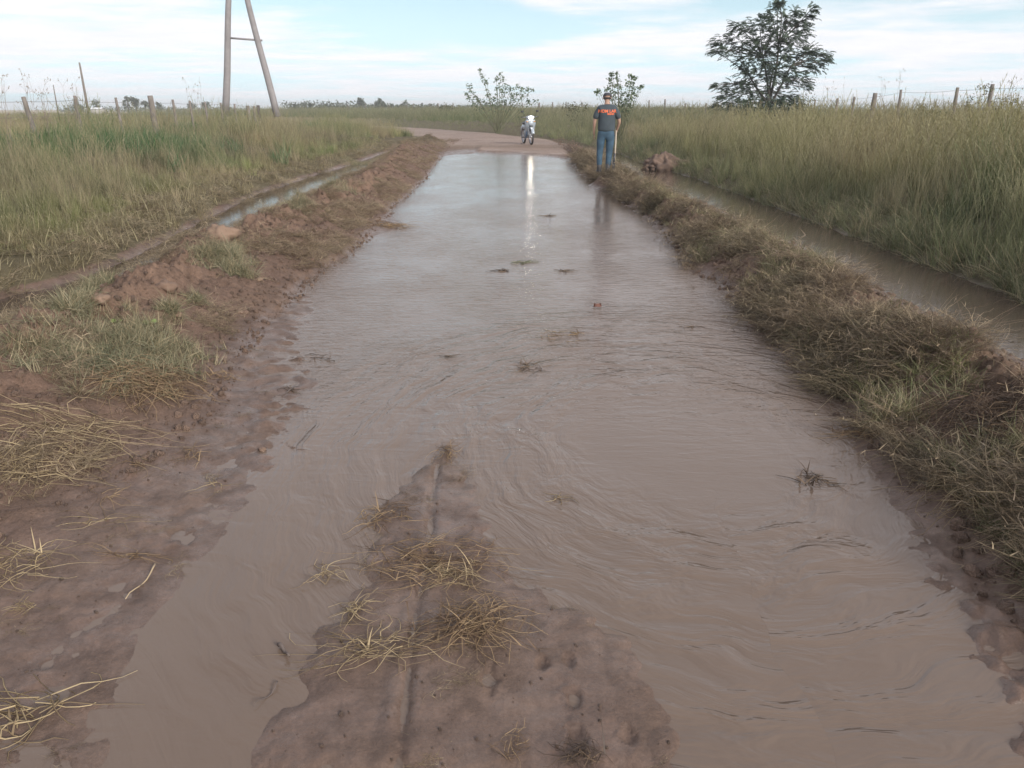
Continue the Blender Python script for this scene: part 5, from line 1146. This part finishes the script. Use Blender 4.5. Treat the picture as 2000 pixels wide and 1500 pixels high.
    f = MB(); f.tube([(.12, .4, .25), (.14, .7, .26), (.15, 1.35, .34)], [.02, .03, .045], 10); f.build('exhaust', MET, t)
    f = MB(); f.ell((0, 1.28, .58), (.07, .22, .06)); f.build('rear_fender', BLK, t)
    f = MB(); f.tube([(-.10, .55, .25), (-.27, .58, .01)], .012, 6); f.build('side_stand', MET, t)
    for sx_ in (-1, 1):
        f = MB(); f.tube([(sx_*.1, .55, .27), (sx_*.26, .55, .27)], .014, 8); f.build('footpeg', BLK, t)
        f = MB(); f.tube([(sx_*.11, 1.22, .33), (sx_*.12, 1.05, .68)], .028, 8); f.build('rear_shock', MET, t)
motorcycle()

# ---------------------------------------------------------------- the man with the shovel
def skin_obj(name, chains, m, parent, sub=2):
    """chains: list of (points, radii, [(parent chain, index)] or None). Grown with the Skin modifier."""
    vs, es, rad, roots, base = [], [], [], [], []
    for pts, rr, att in chains:
        idx = []
        for i, p in enumerate(pts):
            if i == 0 and att is not None: idx.append(base[att[0]][att[1]]); continue
            vs.append(p); rad.append(rr[i]); idx.append(len(vs)-1)
            if i > 0: es.append((idx[-2], idx[-1]))
            elif att is None: roots.append(idx[0])
        base.append(idx)
    me = bpy.data.meshes.new(name); me.from_pydata(vs, es, []); me.materials.append(m); o = new_obj(name, me, parent)
    md = o.modifiers.new('skin', 'SKIN'); md.use_smooth_shade = True
    sv = me.skin_vertices[0].data
    for i, r in enumerate(rad):
        sv[i].radius = (r, r) if not isinstance(r, tuple) else r; sv[i].use_root = i in roots
    s_ = o.modifiers.new('sub', 'SUBSURF'); s_.levels = sub; s_.render_levels = sub
    return o
def man():
    x, y, z = on_z(1181, 336, .30)[0], on_z(1181, 336, .30)[1], 0
    z = H(x, y); S = 1.0
    t = tag(empty('person', (x, y, z)), 'man seen from behind in grey shirt, jeans and cap, holding a shovel on the berm', 'person')
    t.scale = (.94, .94, .93)
    SKN = mat('skin', (.42, .26, .19), .6); SHT = mat('grey shirt', (.055, .072, .085), .85, noise=.15, nscale=6, bump=.5, bscale=14); JN = mat('blue jeans', (.045, .09, .135), .85, noise=.3, nscale=9, bump=.6, bscale=16)
    BT = mat('muddy boot', (.06, .055, .055), .6, noise=.3, nscale=15); CAP = mat('dark cap', (.055, .055, .065), .8); CPL = mat('pale cap panel', (.42, .44, .48), .7); HR = mat('dark hair', (.03, .025, .022), .7); ORG = mat('orange print', (.80, .18, .07), .7)
    # +Y is away from the camera (the way he faces), +X to our right
    hl = (-.115, .03); hr = (.07, -.03)
    body = [
      ([(0, .02, .90), (0, .0, 1.05), (0, -.01, 1.22), (0, -.01, 1.38), (0, .02, 1.47), (0, .045, 1.53), (0, .065, 1.60), (0, .085, 1.67), (0, .095, 1.715)], [(.14, .11), (.14, .11), (.15, .11), (.14, .10), (.065, .06), (.055, .055), (.075, .085), (.080, .092), (.05, .06)], None),
      ([(0, .02, .90), (-.095, .02, .86), (-.125, .04, .47), (-.13, .01, .10)], [.1, .085, .055, .042], (0, 0)),
      ([(0, .02, .90), (.095, .0, .86), (.085, .0, .47), (.06, -.05, .10)], [.1, .085, .055, .042], (0, 0)),
      ([(0, -.01, 1.38), (-.17, .0, 1.37), (-.245, .01, 1.24), (-.275, .02, 1.08), (-.27, .09, .88), (-.262, .115, .80)], [.1, (.062, .062), .050, .041, .028, (.034, .02)], (0, 3)),
      ([(0, -.01, 1.38), (.17, .0, 1.37), (.25, .0, 1.23), (.295, .01, 1.10), (.255, .12, .93), (.245, .15, .86)], [.1, (.062, .062), .050, .041, .028, (.034, .02)], (0, 3))]
    # ears, nose and eyes as part of the same body
    for sx_ in (-1, 1): body.append(([(sx_*.082, .085, 1.60), (sx_*.097, .08, 1.625), (sx_*.090, .08, 1.645)], [.010, .014, .010], None))
    body.append(([(0, .165, 1.61), (0, .19, 1.585)], [.012, .012], None))
    def hand(wx, wy, wz, dirs, grip):
        for k in range(4):
            o_ = (-.024 + .016*k); L0 = (.045, .05, .048, .038)[k]
            if not grip: p = [(wx + o_*.3, wy + .01 + o_, wz), (wx + o_*.3, wy + .012 + o_, wz - L0*.8), (wx + .008, wy + .018 + o_, wz - L0*1.4), (wx + .018, wy + .02 + o_, wz - L0*1.8)]
            else: p = [(wx + .0, wy + .0, wz + .02 - k*.017), (wx - .02, wy + .03, wz + .02 - k*.017), (wx - .045, wy + .028, wz + .02 - k*.017), (wx - .05, wy + .0, wz + .02 - k*.017)]
            body.append((p, [.0105, .0095, .009, .0075], None))
        body.append(([(wx, wy - .01, wz + .03), (wx - .01*dirs, wy - .03, wz + .005), (wx - .02*dirs, wy - .034, wz - .025)], [.013, .011, .009], None))
    hand(-.262, .115, .785, -1, False); hand(.245, .15, .85, 1, True)
    skin_obj('body', body, SKN, t)
    # clothing
    shirt = [([(0, .02, .86), (0, .01, .98), (0, .0, 1.12), (0, -.01, 1.28), (0, .0, 1.40), (0, .02, 1.475)], [(.225, .16), (.215, .16), (.215, .16), (.21, .15), (.15, .115), (.075, .07)], None),
             ([(0, .0, 1.40), (-.155, .0, 1.385), (-.235, .005, 1.27), (-.27, .01, 1.15)], [.1, (.092, .092), .080, .072], (0, 4)),
             ([(0, .0, 1.40), (.155, .0, 1.385), (.24, .0, 1.27), (.282, .005, 1.15)], [.1, (.092, .092), .080, .072], (0, 4))]
    skin_obj('shirt', shirt, SHT, t)
    jeans = [([(0, .02, .99), (0, .02, .90)], [(.17, .135), (.185, .145)], None),
             ([(0, .02, .90), (-.105, .025, .80), (-.125, .045, .47), (-.13, .03, .30), (-.13, .012, .12)], [.15, (.112, .115), .082, .072, .066], (0, 1)),
             ([(0, .02, .90), (.105, .0, .80), (.09, .005, .47), (.078, -.025, .30), (.065, -.045, .10)], [.15, (.115, .118), .084, .074, .068], (0, 1))]
    skin_obj('jeans', jeans, JN, t)
    for (bx, by, bz) in ((-.13, .02, .0), (.063, -.045, -.02)):
        b = MB(); b.tube([(bx, by, bz + .01), (bx, by, bz + .10), (bx, by, bz + .20)], [.052, .054, .058], 12); b.ell((bx, by + .07, bz + .035), (.05, .13, .045)); b.box((bx, by + .06, bz + .006), (.10, .27, .02)); b.build('boot', BT, t)
    c = MB(); vs = []; n_ = 18
    rot = Matrix.Rotation(math.radians(-14), 3, 'X'); cc_ = Vector((0, .085, 1.655))
    for i in range(7):
        ph = math.pi/2*i/6
        for k in range(n_):
            a = 6.283*k/n_; vs.append(cc_ + rot @ Vector((math.cos(a)*.098*math.cos(ph), math.sin(a)*.112*math.cos(ph), math.sin(ph)*.095)))
    c.add(vs, [(i*n_+k, i*n_+(k+1) % n_, (i+1)*n_+(k+1) % n_, (i+1)*n_+k) for i in range(6) for k in range(n_)])
    vs = [cc_ + rot @ Vector((math.cos(a)*.085, .09 + max(0, math.sin(a))*.10, -.004 - .02*abs(math.cos(a))**2)) for a in np.linspace(0, math.pi, 11).tolist()]
    c.add(vs + [v - Vector((0, 0, .006)) for v in vs], [tuple(range(11)), tuple(range(21, 10, -1))])
    co = c.build('cap', CAP, t)
    b = MB(); vs = []
    for i in range(3):
        ph = math.radians(38 + 9*i)
        for k in range(13):
            a = math.radians(195 + 150*k/12); vs.append(cc_ + rot @ Vector((math.cos(a)*.101*math.cos(ph), math.sin(a)*.115*math.cos(ph), math.sin(ph)*.099)))
    b.add(vs, [(i*13+k, i*13+k+1, (i+1)*13+k+1, (i+1)*13+k) for i in range(2) for k in range(12)]); b.build('pale_panel', CPL, co)
    h = MB(); h.ell((0, .055, 1.615), (.084, .07, .052), 14, 8); h.build('hair', HR, t)
    # print on the back of the shirt, laid on the cloth
    def text(s_, size, cx, cz, yo):
        cu = bpy.data.curves.new('shirt_print', 'FONT'); cu.body = s_; cu.size = size; cu.align_x = 'CENTER'; cu.align_y = 'CENTER'; cu.offset = .003
        tmp = bpy.data.objects.new('tmp', cu); COL.objects.link(tmp); dg = bpy.context.evaluated_depsgraph_get(); dg.update()
        me = bpy.data.meshes.new_from_object(tmp.evaluated_get(dg)); COL.objects.unlink(tmp); bpy.data.objects.remove(tmp)
        bm = bmesh.new(); bm.from_mesh(me); bmesh.ops.triangulate(bm, faces=bm.faces[:]); bmesh.ops.subdivide_edges(bm, edges=[e for e in bm.edges if e.calc_length() > .03], cuts=1); bm.to_mesh(me); bm.free()
        me.materials.clear(); me.materials.append(ORG)
        o = new_obj('shirt_print', me, t)
        return o, cx, cz, yo
    prints = [text('NOM LAR', .092, -.005, 1.335, 0), text('MANO', .05, .07, 1.275, 0)]
    dg = bpy.context.evaluated_depsgraph_get(); dg.update()
    sh_o = [o for o in t.children if o.name.startswith('shirt') and 'print' not in o.name][0]; ev = sh_o.evaluated_get(dg)
    for o, cx, cz, _ in prints:
        for v_ in o.data.vertices:
            X_, Z_ = v_.co.x + cx, v_.co.y + cz
            hit, loc, nrm, _i = ev.ray_cast(Vector((X_, -1, Z_)), Vector((0, 1, 0)))
            v_.co = (X_, (loc.y if hit else -.13) - .006, Z_)
    # shovel: its own thing, blade on the ground by his right boot
    sx_, sy_ = x + .235, y + .10; gz = H(sx_, sy_)
    sh = tag(empty('shovel', (sx_, sy_ - .1, gz)), 'long shovel with pale wooden handle held upright at the man\'s right side', 'shovel')
    hd = MB(); hd.tube([(-.035, -.02, .20), (-.02, .03, .55), (-.008, .12, 1.04 + z - gz - .14)], [.019, .018, .017], 10); hd.build('handle', mat('ash handle', (.50, .42, .33), .6, noise=.1), sh)
    bl = MB(); rows = [(.29, .03, 0), (.27, .085, .012), (.2, .10, .02), (.1, .095, .02), (.03, .06, .012), (-.03, .01, 0)]; vs = []
    for zz_, hw, dp in rows:
        for k in range(7): u_ = -1 + k/3; vs.append((-.05 + u_*hw*.42 - .0, -.03 + u_*hw*.8 + dp*(1-u_*u_), zz_))
    bl.add(vs, [(i*7+k, i*7+k+1, (i+1)*7+k+1, (i+1)*7+k) for i in range(5) for k in range(6)]); o = bl.build('blade', mat('shovel steel', (.10, .10, .105), .5, metal=.5, noise=.3, nscale=20), sh); m_ = o.modifiers.new('s', 'SOLIDIFY'); m_.thickness = .004
    so = MB(); so.tube([(-.045, -.025, .22), (-.033, .0, .40)], [.024, .021], 10); so.build('socket', bpy.data.materials['shovel steel'], sh)
man()

# ---------------------------------------------------------------- air
hz_m = bpy.data.materials.new('haze'); hz_m.use_nodes = True; N, L = hz_m.node_tree.nodes, hz_m.node_tree.links; N.clear()
ho = N.new('ShaderNodeOutputMaterial'); pv = N.new('ShaderNodeVolumePrincipled'); pv.inputs['Color'].default_value = (.95, .98, 1, 1); pv.inputs['Density'].default_value = .0010
pv.inputs['Anisotropy'].default_value = 0.0; L.new(pv.outputs[0], ho.inputs['Volume'])
mb = MB(); mb.box((0, 0, 5.5), (3400, 3400, 13.5)); o = mb.build('haze', hz_m, smooth=False); tag(o, kind='stuff')
